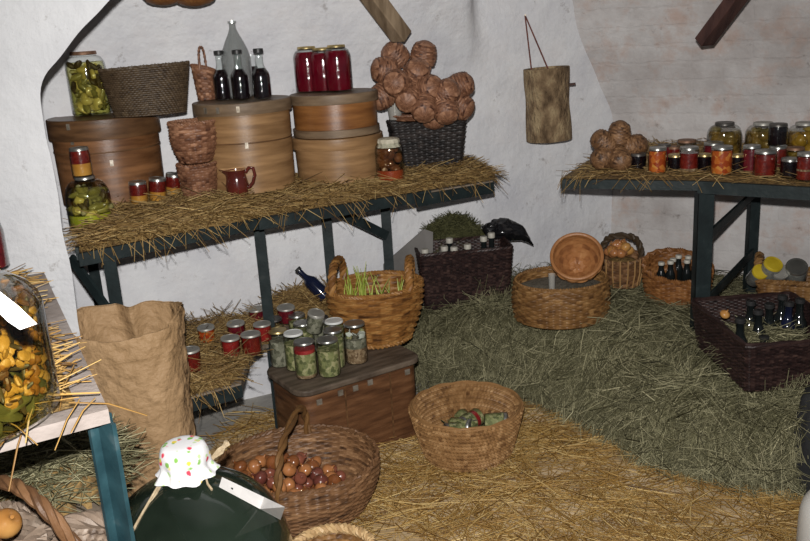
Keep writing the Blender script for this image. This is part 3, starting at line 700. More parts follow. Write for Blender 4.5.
def tuft(name, label, c, rx, ry, hgt, n, mat, bed, lmin, lmax, w, up=.5, cat='hay', rot=0, spike=0):
    """a rounded heap of stalks"""
    m = 30; uu, vv = np.meshgrid(np.linspace(-1,1,m), np.linspace(-1,1,m)); rr = np.hypot(uu, vv)
    Zf = lambda a, b: hgt*np.clip(1-(a*a+b*b), 0, 1)**.6
    cr, sr = math.cos(rot), math.sin(rot)
    def W(a, b): return c[0]+(a*rx*cr-b*ry*sr), c[1]+(a*rx*sr+b*ry*cr)
    X, Y = W(uu, vv); V = np.stack([X, Y, c[2]+Zf(uu, vv)*.88], 2).reshape(-1,3); k = np.arange(m*m).reshape(m,m)
    Q = np.stack([k[:-1,:-1], k[:-1,1:], k[1:,1:], k[1:,:-1]], 2)[(rr < 1.02)[:-1,:-1]]; nb = len(Q)
    a = rng.uniform(-1,1,n); b = rng.uniform(-1,1,n); kk = np.hypot(a,b) < 1; a = a[kk]; b = b[kk]; q = len(a); x, y = W(a, b)
    P = np.stack([x, y, c[2]+Zf(a, b)+rng.uniform(0,.01,q)], 1); D = straw_dirs(q, up); L = rng.uniform(lmin, lmax, q)
    parts = [(V, Q, np.full(len(V), .3)), blades(P, D, L, rng.uniform(.6,1.4,q)*w, rng.normal(0,.3,(q,3)))]
    V, Q, T = join(parts); o = np_mesh(name, V, Q, T, [mat, bed]); mi = np.zeros(len(Q), dtype=np.int32); mi[:nb] = 1; o.data.polygons.foreach_set('material_index', mi)
    return tag(o, label, cat, kind='stuff')

# ================================================================== JARS AND BOTTLES
def jar(label, loc, R, h, neck, filler, lid='lid_steel', group=None, rot=(0,0,0), fillh=.86, layers=None, chunks=None, glass='glass', name='glass_jar', cat='jar', sh_=.80, lidh=.011, seg=28, lidcol=None, cap=None):
    """canning jar: glass body, filling, lid"""
    t = empty(name, loc, label, cat, group, rot); rn = R*neck; zsh = h*sh_; zn = h*.93
    prof = [(R*.80, 0), (R*.93, h*.012), (R, h*.05), (R, zsh*.93)]
    for k in range(1, 5): a = k/5*PI/2; prof.append((rn+(R-rn)*math.cos(a), zsh*.93+(zn-zsh*.93)*math.sin(a)))
    prof += [(rn, zn), (rn, h-.004)]
    m = MB(); m.lathe_open(prof, seg); m.build('jar_body', glass, t)
    lay = layers or [(0, fillh, filler)]
    def rad(z):
        for (r1, z1), (r2, z2) in zip(prof[:-1], prof[1:]):
            if z1 <= z <= z2: return (r1+(r2-r1)*(z-z1)/max(z2-z1,1e-6))*.965-.0005
        return rn*.96
    for (f0, f1, mat) in lay:
        m = MB(); zs = np.linspace(max(.004, f0*h), f1*h, 7); m.lathe([(rad(z), z) for z in zs], seg); m.build('contents', mat, t)
    if chunks:
        for (mat, num, rr, sq, zlo, zhi, rmin) in chunks:
            m = MB()
            for i in range(num):
                a = R_.uniform(0, 2*PI); z = h*R_.uniform(zlo, zhi); r_ = max(0, rad(z)-rr*.95)*R_.uniform(rmin, 1); q = Euler((R_.uniform(0,6), R_.uniform(0,6), R_.uniform(0,6))).to_matrix()
                s = R_.uniform(.75, 1.15)
                z = min(max(z, rr*1.05), h*.9-rr*.5)
                m.blob((r_*math.cos(a), r_*math.sin(a), z), rr*s, q, sq=sq, n=10, bump=.18)
            m.build('contents', mat, t)
    if lid:
        m = MB(); rl = rn+.0025; m.lathe([(rl, h-lidh), (rl+.0008, h-lidh+.001), (rl, h-.002), (rl-.0015, h), (rl*.86, h), (rl*.84, h-.0012), (rl*.3, h-.001)], seg)
        m.build('lid', lid, t)
    if cap:
        m = MB(); rl = rn+.004
        m.lathe([(rl*1.12, h-.030), (rl*1.02, h-.024), (rl*.98, h-.018), (rl*1.05, h-.008), (rl*1.0, h+.002), (rl*.7, h+.006), (rl*.2, h+.007)], 40, jit=lambda a, z: 1+.06*math.sin(a*11+z*90)*(1 if z < h else .3)); m.build('paper_cap', cap, t)
    return t
def bottle(label, loc, R, h, mat, stopper='cork', liquid=None, liqh=.6, group=None, rot=(0,0,0), neck=.36, name='bottle', sh_=.55, seg=20, lab=None):
    t = empty(name, loc, label, 'bottle', group, rot); rn = R*neck
    prof = [(R*.85, 0), (R, h*.03), (R, h*sh_), (R*.93, h*(sh_+.06)), (R*.66, h*(sh_+.14)), (rn*1.15, h*(sh_+.21)), (rn, h*(sh_+.27)), (rn, h*.93), (rn*1.25, h*.94), (rn*1.25, h*.985), (rn*1.1, h)]
    m = MB(); (m.lathe_open if liquid else m.lathe)(prof, seg); m.build('bottle_body', mat, t)
    if liquid:
        def rad(z):
            for (r1, z1), (r2, z2) in zip(prof[:-1], prof[1:]):
                if z1 <= z <= z2: return (r1+(r2-r1)*(z-z1)/max(z2-z1,1e-6))*.955
        m = MB(); m.lathe([(rad(z), z) for z in np.linspace(.004, h*liqh, 12)], seg); m.build('liquid', liquid, t)
    if stopper:
        m = MB(); m.lathe([(rn*.98, h*.955), (rn*1.0, h*.999), (rn*1.05, h*1.0), (rn*1.05, h*1.02), (rn*.5, h*1.025)] if stopper == 'cork' else [(rn*1.32, h*.93), (rn*1.35, h*1.0), (rn*1.2, h*1.012), (rn*.4, h*1.014)], seg); m.build('cork' if stopper == 'cork' else 'cap', stopper, t)
    return t

# ================================================================== BANDBOXES
ZT = 1.02                                               # straw top on the niche shelf
def bandbox(label, c, R, H, mat, band, lidh, top=None, z0=None, basebar=False, mid=None, clasp=(), taper=.02, name='bandbox'):
    z = c[2]; t = empty(name, c, label, 'box')
    m = MB(); m.lathe([(R*(1-taper), 0), (R*(1-taper), .003), (R, H-.008), (R-.006, H-.008), (R-.006, H-.010), (.01, H-.010)], 64); body_ = m.build('box_body', mat, t)
    m = MB(); rl = R*1.025+.004
    m.lathe([(R*.97, H-lidh), (rl, H-lidh), (rl+.001, H-lidh+.003), (rl, H-.003), (rl-.004, H), (rl-.010, H-.001), (.01, H-.004)], 64); lid_ = m.build('box_lid', band, t)
    if basebar:
        m = MB(); rb = R*(1-taper)+.007; m.lathe([(R*.9, .0), (rb, .002), (rb+.001, .03), (R*.95, .032)], 64); m.build('base_hoop', 'band_grey', body_)
    if mid:
        m = MB(); k = mid/H; rb = R*(1-taper+taper*k)+.0015
        m.lathe([(R*.9, mid-.002), (rb, mid-.002), (rb+.0012, mid), (rb, mid+.003), (R*.9, mid+.004)], 64); m.build('seam', 'band_dark', body_)
    for (az, zz) in clasp:
        m = MB(); a = math.radians(az); k = zz/H; rr = R*(1-taper+taper*k)+.004+(.008 if zz > H-lidh else 0)
        Mx = Matrix.Rotation(a, 4, 'Z'); m.box((0,0,0), (.004, .012, .022)); m.V = [tuple(Mx @ (Vector(v)+Vector((rr, 0, zz)))) for v in m.V]; m.build('tin_tack', 'tin', lid_ if zz > H-lidh else body_, smooth=False)
    return t
b1f = at(117, 206, ZT); r1 = px2r(b1f, 101)*1.05; c1 = behind(b1f, r1); h1 = zfor(b1f, 119)-ZT
bandbox('dark amber round bandbox at the left end, under the tall pickle jar', c1, r1, h1, 'bandwood', 'band_dark', .075, mid=h1*.62, clasp=((-108, h1-.02), (-108, h1-.075), (-70, h1*.5)))
b2f = at(252, 194, ZT); r2 = px2r(b2f, 91)*1.05; c2 = behind(b2f, r2); h2 = zfor(b2f, 103)-ZT
bandbox('pale tan round bandbox behind the glazed jug, topped with dark bottles', c2, r2, h2, 'bandwood_pale', 'band_grey', .045, mid=h2*.56, clasp=((-125, h2-.022), (-108, h2-.022), (-85, h2-.022), (-80, h2*.54), (-130, h2*.8)))
b3f = at(341, 184, ZT); r3 = px2r(b3f, 86)*1.05; c3 = behind(b3f, r3); h3 = zfor(b3f, 139)-ZT
bandbox('lower pale bandbox of the stacked pair with a wide rim band', c3, r3, h3, 'bandwood_pale', 'bandwood_pale', .045, taper=.035)
c4 = c3+Vector((.0, .0, h3+.001)); f4 = behind(c4, -r3); h4 = zfor((f4.x, f4.y), 95)-c4.z
bandbox('upper reddish bandbox of the stacked pair, carrying three jars of red juice', c4, r3*.955, h4, 'bandwood_mid', 'band_grey', .038, basebar=True, taper=.01)
top1, top2, top4 = c1.z+h1, c2.z+h2, c4.z+h4

# tall pickle jar on bandbox 1
p = at(93, 116, top1+.001); R = px2r(p, 39); p = behind(p, R)
jar('tall jar of mixed pickled squash and dill on the left bandbox', p, R, .238, .62, None, 'lid_rust', sh_=.80, layers=[(0, .84, 'brine')], chunks=[('squash', 46, .026, (1,.75,.5), .06, .78, .55), ('cuke', 26, .022, (.6,.6,1.4), .06, .75, .7), ('dill', 22, .016, (1.4,.6,.8), .45, .84, .85)], lidh=.013)
# dark rush basket lying behind the jar
def basket(label, loc, out, H, sc, rows, stakes, mat, rim=None, rimR=.008, rim_mat=None, amp=.004, thick=.008, k=4, coil=False, seed=1, rot=0, name='wicker_basket', turns=30, group=None, cat='basket', sag=None, tilt=None, base=False):
    t = empty(name, loc, label, cat, group, tilt or (0,0,rot))
    weave(out, H, sc, rows, stakes, amp, thick, k, coil, seed, sag).build('basket_body', mat, t)
    if rim:
        m = MB(); m.twist(loop(out, sc(1.0), H, off=-thick/2, sag=sag), rimR, rim, turns, True); m.build('rim', rim_mat or mat, t)
    if base:
        m = MB(); m.twist(loop(out, sc(0.0), rimR*.8, off=.002), rimR, 2, turns, True); m.build('base_rim', rim_mat or mat, t)
    return t
pr_ = at(150, 114, top1+.012); d_ = behind(pr_, .09)
w_ = px2r(pr_, 92)
basket('dark brown oval rush basket lying across the left bandbox', (d_.x+.0, d_.y+.012, top1+.002), ellipse(w_*.90, .072), .172, lambda q: .86+.22*q, 24, 60, 'rush_dark', rim=2, rimR=.006, amp=.0022, thick=.006, coil=True, rot=math.radians(14), name='rush_basket', sag=lambda u: .05*np.cos(4*PI*u)*0+.03*np.cos(2*PI*u+.5), turns=60)
# red hoop basket beside the bottles
p = at(207, 101, top2+.001); R = px2r(p, 24); p = behind(p, R)+Vector((-.004,.02,0))
t = basket('small red-brown hoop-handled basket between the rush basket and dark bottles', p, ellipse(R*.9, R*.75), .125, lambda q: .80+.3*q, 13, 20, 'wick_red', rim=2, rimR=.005, amp=.002, thick=.005, seed=4, rot=.2, sag=lambda u: .12*np.cos(2*PI*u+2.6))
m = MB(); m.twist(arch((-.012, -R*.85, .12), (.012, R*.78, .12), .085), .0055, 2, 7); m.build('handle', 'wick_red', t)
# wine bottles and carboy on bandbox 2
for i, (px, py, lab) in enumerate(((224, 100, 'dark bottle of wine nearest the red hoop basket'), (242, 100, 'dark bottle of wine before the tall clear bottle'), (263, 99, 'dark bottle of wine at the right front of the row'), (255, 95, 'dark bottle of wine tucked behind the last bottle'))):
    q = at(px, py, top2+.001); rr = .0350; q = behind(q, rr)
    bottle(lab+' on the pale bandbox', q, rr, .186, 'glass', 'black_cap', 'black_fill', .62, group='dark bottles on the pale bandbox', sh_=.46, neck=.42)
q = at(240, 99.5, top2+.001); q = Vector((q.x, c2.y+.09, top2+.001)); q.x = at(240, 96, top2).x*q.y/at(240, 96, top2).y; hq = zfor((q.x,q.y), 21)-q.z
t = empty('clear_bottle', q, 'tall empty clear glass bottle standing behind the dark wine bottles', 'bottle')
m = MB(); prf = [(.045,.0),(.056,.01),(.058,hq*.3),(.058,hq*.52),(.050,hq*.63),(.036,hq*.74),(.022,hq*.83),(.0135,hq*.90),(.0125,hq*.965),(.0165,hq*.97),(.0165,hq)]
m.lathe_open(prf, 32); m.lathe_open([(r*.93, z+.003) for r, z in prf[:-1]], 32); m.build('bottle_body', 'glass_old', t)
# juice jars on bandbox 4
for (px, py, lab) in ((310, 92.5, 'left jar of dark red juice on the upper stacked bandbox'), (339.5, 91.5, 'right front jar of dark red juice on the upper stacked bandbox'), (325, 85, 'jar of dark red juice half hidden behind the other two')):
    q = at(px, py, top4+.001); rr = px2r(q, 28.0); q = behind(q, rr)
    if py < 89: fy = c4.y+.075; d_ = ray(px, 86); q = Vector((d_.x*fy/d_.y, fy, top4+.001))
    jar(lab, q, rr, .180 if py > 89 else .172, .60, 'juice', 'lid_brass', fillh=.88, sh_=.78, lidh=.010, group='red juice jars on the stacked bandboxes')
# black basket, tray, plastic
bb = at(429, 166, ZT+.008); rotb = math.atan(WB)*.25; bw = px2r(bb, 78); bl = Vector((bb.x, bb.y+.095, ZT-.004)); hb = zfor((bb.x,bb.y), 123)-bl.z
t = basket('black rectangular wicker basket under the bunch of small baskets', bl, rrect(bw*.90, .085, .015), hb, lambda q: .93+.16*q, 18, 40, 'wick_black', rim=2, rimR=.007, amp=.0025, thick=.006, rot=rotb, seed=9, k=4, turns=70)
t = basket('shallow red-brown wicker tray resting on the black basket', bl+Vector((.01, .0, hb+.008)), ellipse(bw*.95, .085), .022, lambda q: .9+.15*q, 4, 40, 'wick_red', rim=2, rimR=.005, amp=.002, thick=.005, rot=rotb, name='wicker_tray', turns=60, cat='tray')
for (dx, px, lab) in ((-.13, 396, 'clear plastic cup at the left end of the shallow tray'), (.135, 470, 'clear plastic cup at the right end of the shallow tray')):
    t = empty('plastic_cup', bl+Vector((dx, dx*.1-.01, hb+.014)), lab, 'cup'); m = MB(); m.lathe_open([(.004,.001),(.026,.001),(.034,.068),(.036,.069),(.036,.072),(.033,.072),(.025,.004)], 24); m.build('cup_body', 'plastic_clear', t)
# small baskets in bunches
def small_proto(R, H, seed, mat):
    sc = lambda q: .60+.40*math.sqrt(max(0, 1-(1-min(1, q/.72))**2))-.25*max(0, q-.72)
    a = weave(ellipse(R, R), H, sc, 13, 22, .0017, .004, 4, False, seed, None, .011)
    # close the rounded base
    b = MB(); b.twist(loop(ellipse(R, R), sc(1), H, n=48, off=-.002), .0045, 2, 20, True)
    c = MB(); c.twist(arch((-R*.88, 0, H), (R*.88, 0, H), R*1.1, 18), .0042, 2, 6, n=5)
    return a, b, c, mat
def add_small(proto, label, loc, R, bottom, group, first):
    q = Vector(bottom).normalized().to_track_quat('-Z', 'Y')
    if first[0] is None:
        t = empty('small_wicker_basket', loc, label, 'basket', group); a, b, c, mat = proto
        a.build('basket_body', mat, t); b.build('rim', mat, t); c.build('handle', mat, t); first[0] = t
    else:
        t = copy_tree(first[0]); t.location = loc; t['label'] = label; t['group'] = group
    q = q @ Euler((0, 0, R_.uniform(0, 6.28))).to_quaternion()
    t.rotation_mode = 'QUATERNION'; t.rotation_quaternion = q
    return t
RS = .055
fst = [None]; proto = small_proto(RS, .082, 3, 'wick_red')
toward = -fw
clus = [(394,54,3.68,(-.3,.25,.7),'upper, left of the beam end'), (424,53,3.66,(.1,.5,.5),'topmost, just right of the beam end'), (383,70,3.58,(-.7,.0,.7),'at the upper left edge'), (417,72,3.55,(.1,.2,1),'in the middle of the upper row'),
        (396,83,3.48,(-.1,-.1,1),'facing us, left of centre'), (381,97,3.58,(-.6,-.5,.6),'beside the stacked bandboxes'), (408,99,3.50,(-.1,-.3,.9),'below centre'), (430,88,3.52,(.3,0,.9),'at the very centre'),
        (424,109,3.49,(.0,-.5,.9),'low in the middle'), (447,92,3.52,(.3,.2,.9),'right of centre'), (462,85,3.62,(.7,.3,.4),'at the upper right edge'), (446,111,3.51,(.1,-.6,.8),'lowest on the right front'), (462,107,3.60,(.7,-.4,.6),'at the lower right edge'), (434,117,3.60,(0,-.8,.5),'half hidden above the tray')]
for (px, py, D, (bx, by, bz), w) in clus:
    b = RT*bx*1.5+UP*by*1.5-fw*bz*.7; c = deep(px, py, D); bn = b.normalized()
    add_small(proto, 'small round red-brown basket in the hanging bunch, '+w, c+bn*.041, RS, b, 'bunch of small baskets over the black basket', fst)
fst2 = [None]; RS2 = .047; proto2 = small_proto(RS2, .082, 8, 'wick_brown')
bc = spot(617, 170, ZS+.018, .07)
dep = (bc-CAM).length
ctr = deep(616, 152, dep+.03)
for (bx, by, bz, w) in [(-.72,.45,.35,'at the upper left of the rosette'), (.08,.85,.30,'at the top of the rosette'), (.86,.28,.25,'at the upper right of the rosette'), (-.80,-.38,.45,'at the lower left of the rosette'), (.0,-.50,.80,'at the bottom middle of the rosette'), (.75,-.45,.35,'at the lower right, behind the first black jar')]:
    b = (RT*bx+UP*by-fw*bz).normalized()
    add_small(proto2, 'small brown basket '+w+' on the right shelf', ctr+b*.122, RS2, b, 'rosette of small baskets on the right shelf', fst2)
# two baskets hanging at the top left
fst3 = [None]; proto3 = small_proto(.085, .10, 12, 'wick_orange')
for (px, py, w) in ((165, 1, 'left'), (196, 2, 'right')):
    c = deep(px, py, 3.22); t = add_small(proto3, w+' one of two orange baskets hung at the top edge above the rush basket', c, .09, (0, -.25, -1), 'baskets hung above the left bandbox', fst3)
    t.rotation_quaternion = Euler((math.radians(-14), 0, math.radians(20))).to_quaternion()
    m = MB(); m.tube([c+Vector((0,.025,.10))+Vector((0,0,.08)), Vector((c.x, c.y+.03, 2.41))], .003, 6); o = m.build('cord', 'string'); tag(o, 'cord holding the '+w+' hanging orange basket at the top edge', 'cord')

# wicker pair (two small baskets stacked mouth to mouth)
q = at(201, 200, ZT); R = px2r(q, 46)*.98; q = behind(q, R)
Hs = (zfor((q.x, q.y-.0), 126)-ZT)/2+.004
basket('lower red-brown round basket of the two stacked beside the pale bandbox', q, ellipse(R*.85, R*.85), Hs*.92, lambda s: .84+.2*math.sin(s*PI/2), 13, 26, 'wick_red', rim=2, rimR=.006, amp=.003, thick=.005, seed=21, turns=26)
t = basket('upper red-brown bulging basket stacked on another beside the pale bandbox', q+Vector((.002, -.002, Hs*.92+.007)), ellipse(R*.98, R*.98), Hs*1.08, lambda s: .72+.34*math.sin(min(1,s*1.15)*PI*.62), 15, 26, 'wick_red', rim=2, rimR=.008, amp=.003, thick=.005, seed=22, turns=26)
# stout pickle jar with small jar on its lid
p = at(93, 229, ZT-.02); R = px2r(p, 44); p = behind(p, R); hj = zfor((p.x, p.y), 176)-p.z
jar('round-shouldered jar of pickled cucumbers with yellow brine at the shelf front', p, R, hj, .42, None, 'lid_steel', sh_=.62, layers=[(0, .26, 'yellow_brine'), (.26, .83, 'brine')], chunks=[('cuke', 24, .03, (.55,.55,1.5), .25, .70, .7), ('squash', 16, .022, (.8,.6,1), .2, .6, .9), ('dill', 12, .02, (1.2,.5,.8), .45, .74, .85)], lidh=.010)
jar('small red-and-amber jar standing on the lid of the cucumber jar', p+Vector((-.004, 0, hj+.001)), .034, .098, .84, None, 'lid_steel', layers=[(0, .45, 'honey'), (.45, .9, 'jam_red')])
for (px, py, rx, ry, lab) in ((140, 206, 0, .03, 'nearest the cucumber jar'), (158, 202, .0, .12, 'in the middle'), (173, 197, .02, .20, 'leaning most, next to the wicker pair')):
    q = spot(px, py, ZT, .033); jar('small amber honey jar half sunk in straw, '+lab, q, .033, .088, .88, None, 'lid_steel', rot=(rx, ry, 0), layers=[(0, .42, 'honey'), (.42, .9, 'jam_red')], group='small amber jars before the left bandbox')
# glazed jug
q = spot(239, 200, ZT-.004, .045); t = empty('jug', q, 'dark red glazed clay jug with pale rim in the straw', 'jug')
m = MB(); m.lathe([(.030,0),(.034,.004),(.042,.03),(.043,.05),(.038,.075),(.036,.09),(.040,.108),(.037,.108),(.033,.09),(.035,.07),(.01,.02)], 32)
for i, v in enumerate(m.V):                            # pulled spout
    a = math.atan2(v[1], v[0]); 
    if v[2] > .085 and abs(abs(a)-PI) < .5: k = (v[2]-.085)/.023*(1-abs(abs(a)-PI)/.5); m.V[i] = (v[0]-.024*k, v[1], v[2]+.004*k)
m.build('jug_body', 'clay', t)
m = MB(); m.lathe([(.0345,.100),(.0395,.1075),(.0405,.1085),(.0375,.110),(.034,.106)], 32)
for i, v in enumerate(m.V):
    a = math.atan2(v[1], v[0])
    if abs(abs(a)-PI) < .5: k = (1-abs(abs(a)-PI)/.5); m.V[i] = (v[0]-.022*k, v[1], v[2]+.004*k)
m.Fc = m.Fc[:-2]; m.build('jug_rim', 'clay_pale', t)
m = MB(); m.tube([(.036,0,.095),(.05,0,.112),(.066,0,.110),(.070,0,.085),(.060,0,.055),(.041,0,.035)], .0065, 10); m.build('handle', 'clay', t)
# jar with paper cap
q = at(391, 183, ZT-.008); R = px2r(q, 29); q = behind(q, R)
jar('jar of brown fruit in red syrup with a crinkled paper cap on the shelf', q, R, .165, .66, None, None, sh_=.78, layers=[(0, .28, 'syrup_red'), (.28, .8, 'brine_dark')], chunks=[('plum', 30, .019, (1,1,.9), .25, .8, .6)], cap='paper_cap')

# ================================================================== beams, log hive
def beam(label, px, py, D, px2, py2, w, h, mat):
    a = deep(px, py, D); b = deep(px2, py2, D-.15); d = (b-a).normalized(); e = a+d*((2.42-a.z)/d.z)
    m = MB(); m.bar(a, e, w, h); V = m.V; o = m.build('beam', mat, smooth=False, bevel=.004); return tag(o, label, 'beam')
beam('weathered pale wooden beam end above the bunch of small baskets', 402, 37, 3.55, 352, -30, .075, .06, 'beam')
beam('dark brown wooden beam end against the stained wall at upper right', 704, 42, 3.85, 752, -22, .075, .05, 'beam_dark')
lp = wallpt(549, 104, .14); rl = px2r(lp, 45); hl = (zfor((lp.x, lp.y), 68)-zfor((lp.x, lp.y), 140))
t = empty('log_hive', lp-Vector((0,0,hl/2)), 'hollow bark log hung by a red cord on the white wall', 'log', rot=(0, math.radians(-2.0), 0))
m = MB(); prf = []
for k in range(15): prf.append((rl*(.96+.05*abs(k/14-.55)*2), hl*k/14))
prf += [(rl*.80, hl), (rl*.76, hl*.9), (rl*.2, hl*.88)]
m.lathe(prf, 48, jit=lambda a, z: 1+.05*noise.noise((math.cos(a)*2, math.sin(a)*2, z*9))+.025*noise.noise((math.cos(a)*7, math.sin(a)*7, z*4)))
m.build('log_body', 'log', t)
m = MB(); m.tube([(rl*.9, 0, hl*.74), (rl*1.25, -.01, hl*.745)], .006, 6); m.build('peg', 'beam_dark', t)
top = wallpt(525, 15, .03); lt = [at_ for at_ in (wallpt(532, 69, .14), wallpt(550, 67, .14))]
m = MB(); m.tube([top, Vector((lt[0].x, lt[0].y, lt[0].z))-Vector((0,0,.03))], .0035, 6); m.tube([top, lt[1]-Vector((0,0,.03))], .0035, 6)
m.V = [tuple(Vector(v)-t.location) for v in m.V]; ob = m.build('cord', 'cord', t); ob.rotation_euler = (0, math.radians(2.0), 0)
tn = MB(); tn.tube([top+Vector((0,-.01,0)), top+Vector((.03,.12,0))], .004, 6); tag(tn.build('nail', 'tin'), 'nail in the white wall holding the red cord', 'nail')

# ================================================================== RIGHT SHELF JARS
zr = ZS+.013
def rj(px, py, w, hpx, mat, lid, lab, neck=.88, **kw):
    q = at(px, py, zr); R = px2r(q, w); q = behind(q, R); h = zfor((q.x, q.y), py-hpx)-zr+.004
    return jar(lab+' on the right shelf', q, R, h, neck, mat, lid, group='small jars on the right shelf', seg=24, **kw)
rj(638, 170, 15.5, 16, 'black_fill', 'lid_dark', 'first squat black jar, beside the rosette of baskets')
rj(657, 174, 18, 26, 'carrot', 'lid_steel', 'leftmost orange-red jar of chopped carrot')
rj(675, 171, 15, 16, 'black_fill', 'lid_brass', 'squat black jar right of the leftmost orange jar')
rj(688.5, 173.5, 19, 26, 'salad', 'lid_steel', 'red jar with pale base between two squat black jars', layers=[(0, .17, 'herbs_brown'), (.17, .76, 'jam_red')])
rj(704, 171.5, 13, 17, 'black_fill', 'lid_brass', 'squat black jar left of the bright orange jar')
rj(721, 176, 21.5, 29, 'carrot', 'lid_steel', 'bright orange jar just right of the shelf post')
rj(736.5, 174, 13, 19, 'black_fill', 'lid_brass', 'squat black jar right of the bright orange jar')
rj(750.5, 174, 17.5, 28, 'jam_dark', 'lid_steel', 'dark crimson jar left of the wide red jar')
rj(764, 178, 22, 27, 'jam_red', 'lid_steel', 'wide red jar with a bulging body')
rj(789, 179, 18, 20, 'black_fill', 'lid_steel', 'squat black jar second from the right edge of the photo')
rj(805.5, 181.5, 20, 28, 'jam_red', 'lid_steel', 'red jar at the right edge of the photo', layers=[(0, .35, 'jam_red'), (.35, .42, 'herbs_brown'), (.42, .86, 'jam_red')])
rj(664, 164, 13, 19, 'jam_dark', 'lid_dark', 'small dark red jar behind the leftmost orange jar')
rj(674, 164, 13, 17, 'jam_red', 'lid_rust', 'small rusty-lidded red jar in the second row')
rj(686, 164.5, 19, 24, 'honey', 'lid_rust', 'rusty-lidded jar behind the pale-based red jar', fillh=.5)
rj(713, 166, 20, 23, 'jam_dark', 'lid_steel', 'wide-lidded jar behind the bright orange jar')
qq = rj(777, 168.5, 18, 22, 'jam_red', 'lid_steel', 'red jar with a black jar stacked on it')
q = Vector(qq.location); hh = zfor((q.x, q.y), 146.5)-zr+.006
jar('squat black jar stacked on top of a red jar on the right shelf', q+Vector((-.005, 0, hh)), .036, .084, .86, 'black_fill', 'lid_dark', group='small jars on the right shelf', seg=24)
rj(794, 169, 18, 21, 'honey', 'lid_rust', 'rusty-lidded jar behind the second black jar from the edge', fillh=.4)
for (px, w, mats, lab, lid) in ((723, 33, 'green_tomato', 'large jar of brown-green tomatoes, leftmost of the three big jars', 'lid_dark'), (761, 33, 'green_tomato', 'large jar of green tomatoes behind the stacked black jar, middle', 'lid_grey'), (803, 34, 'yellow_apple', 'large jar of yellow apples at the right edge', 'lid_grey')):
    q = at(px, 163, zr); q = behind(q, .07); R = px2r(q, w); h = zfor((q.x, q.y), 122)-zr
    jar(lab+' of the right shelf', q, R, h, .52, None, lid, sh_=.72, layers=[(0, .8, 'brine_dark')], chunks=[(mats, 30, .027, (1,1,.95), .05, .76, .55)], lidh=.012, group='large jars at the back of the right shelf')

# ================================================================== LOW SHELF JARS
zl = ZL+.026
for (px, py, w, hpx, mat, lab, rot) in (
    (193, 374, 20, 25, 'jam_red', 'beside the paper bag', (0,0,0)), (208, 345, 17, 19, 'salad', 'half sunk in straw', (.08,.02,0)),
    (232, 359, 19, 22, 'jam_scarlet', 'brightest red, in the front pair', (0,.03,0)), (238, 342, 18, 20, 'jam_dark', 'behind the brightest red one', (.05,0,0)),
    (253, 356, 20, 23, 'jam_red', 'right of the brightest red one', (0,0,0)), (258, 324, 16, 16, 'jam_dark', 'hindmost, by the shelf leg', (.06,0,0)),
    (264, 343, 18, 20, 'jam_scarlet', 'half behind the shelf leg', (0,0,0)), (287, 324, 18, 18, 'jam_dark', 'behind the herb jars', (.1,.05,0))):
    q = at(px, py, zl); R = px2r(q, w); q = behind(q, R); h = max(.06, zfor((q.x, q.y), py-hpx)-zl)
    jar('red jar with grey lid on the low shelf, '+lab, q, R, h, .93, mat, 'lid_grey', rot=rot, group='red jars on the low shelf', seg=24, lidh=.008)
q = at(314, 330, zl+.0); q = behind(q, .03)
bx = at(313, 326, .50); jar('greenish jar with grey lid tilted behind the herb jars', behind(bx, .03)-Vector((0,0,.03)), .034, .085, .9, 'herbs_grey', 'lid_grey', rot=(.2,.25,0))

# ================================================================== PAPER BAG
bg = Vector((-.855, 2.50, 0)); t = empty('paper_bag', bg, 'tall crumpled brown paper bag with a folded rim on the floor', 'bag')
HBg = zfor((bg.x, bg.y), 316)
def bag_shell(off, z0, z1, nz, flip=False, fold=0):
    V = []; n = 96
    for j in range(nz):
        s = j/(nz-1); z = z0+(z1-z0)*s; k = z/HBg
        for i in range(n):
            a = 2*PI*i/n; rx = .112+.052*k; ry = .10+.028*k
            if k > .75: pin = (k-.75)/.25; ry *= 1-.05*pin
            pt = Vector((math.cos(a)*1.2, math.sin(a)*1.2, z*3.2))
            cr = .004*noise.noise(pt*2.2)+.008*abs(noise.noise(pt*3.6+Vector((5,1,2))))+.009*abs(noise.noise(pt*8))+.003*noise.noise(pt*14)
            c3, s3_ = math.cos(a), math.sin(a); p = 2.6; e = (abs(c3)**p+abs(s3_)**p)**(-1/p)
            pinch = (-.055*math.exp(-((a-1.65)/.22)**2))*max(0,(k-.45)/.55)**1.5
            r_ = 1+(off+cr+fold*.0+pinch)/.13
            x = e*c3*rx*r_-.035*k*.0; y = e*s3_*ry*r_
            zz = z + (.010*noise.noise((c3*2, s3_*2, 3))+.008*math.cos(2*a)-.030*max(0,-s3_)+.012*max(0,s3_))*k**4
            V.append((x-.03*k+.012, y, zz))
    F_ = [(j*n+i, j*n+(i+1)%n, (j+1)*n+(i+1)%n, (j+1)*n+i) for j in range(nz-1) for i in range(n)]
    if flip: F_ = [f[::-1] for f in F_]
    return V, F_
m = MB(); v, f = bag_shell(0, .0, HBg, 64); m.add(v, f); n = 96; m.Fc.append(tuple(range(n-1,-1,-1)))
v, f = bag_shell(-.005, .02, HBg, 64, True); o0 = len(m.V); m.add(v, f); m.Fc.append(tuple(range(o0, o0+n)))
a0 = 63*n; m.Fc += [(a0+i, a0+(i+1)%n, o0+a0+(i+1)%n, o0+a0+i) for i in range(n)]
m.build('bag_body', 'paper', t, ang=75)
m = MB(); v, f = bag_shell(.004, HBg*.90, HBg+.001, 10); m.add(v, f); m.build('folded_rim', 'paper', t, ang=75)

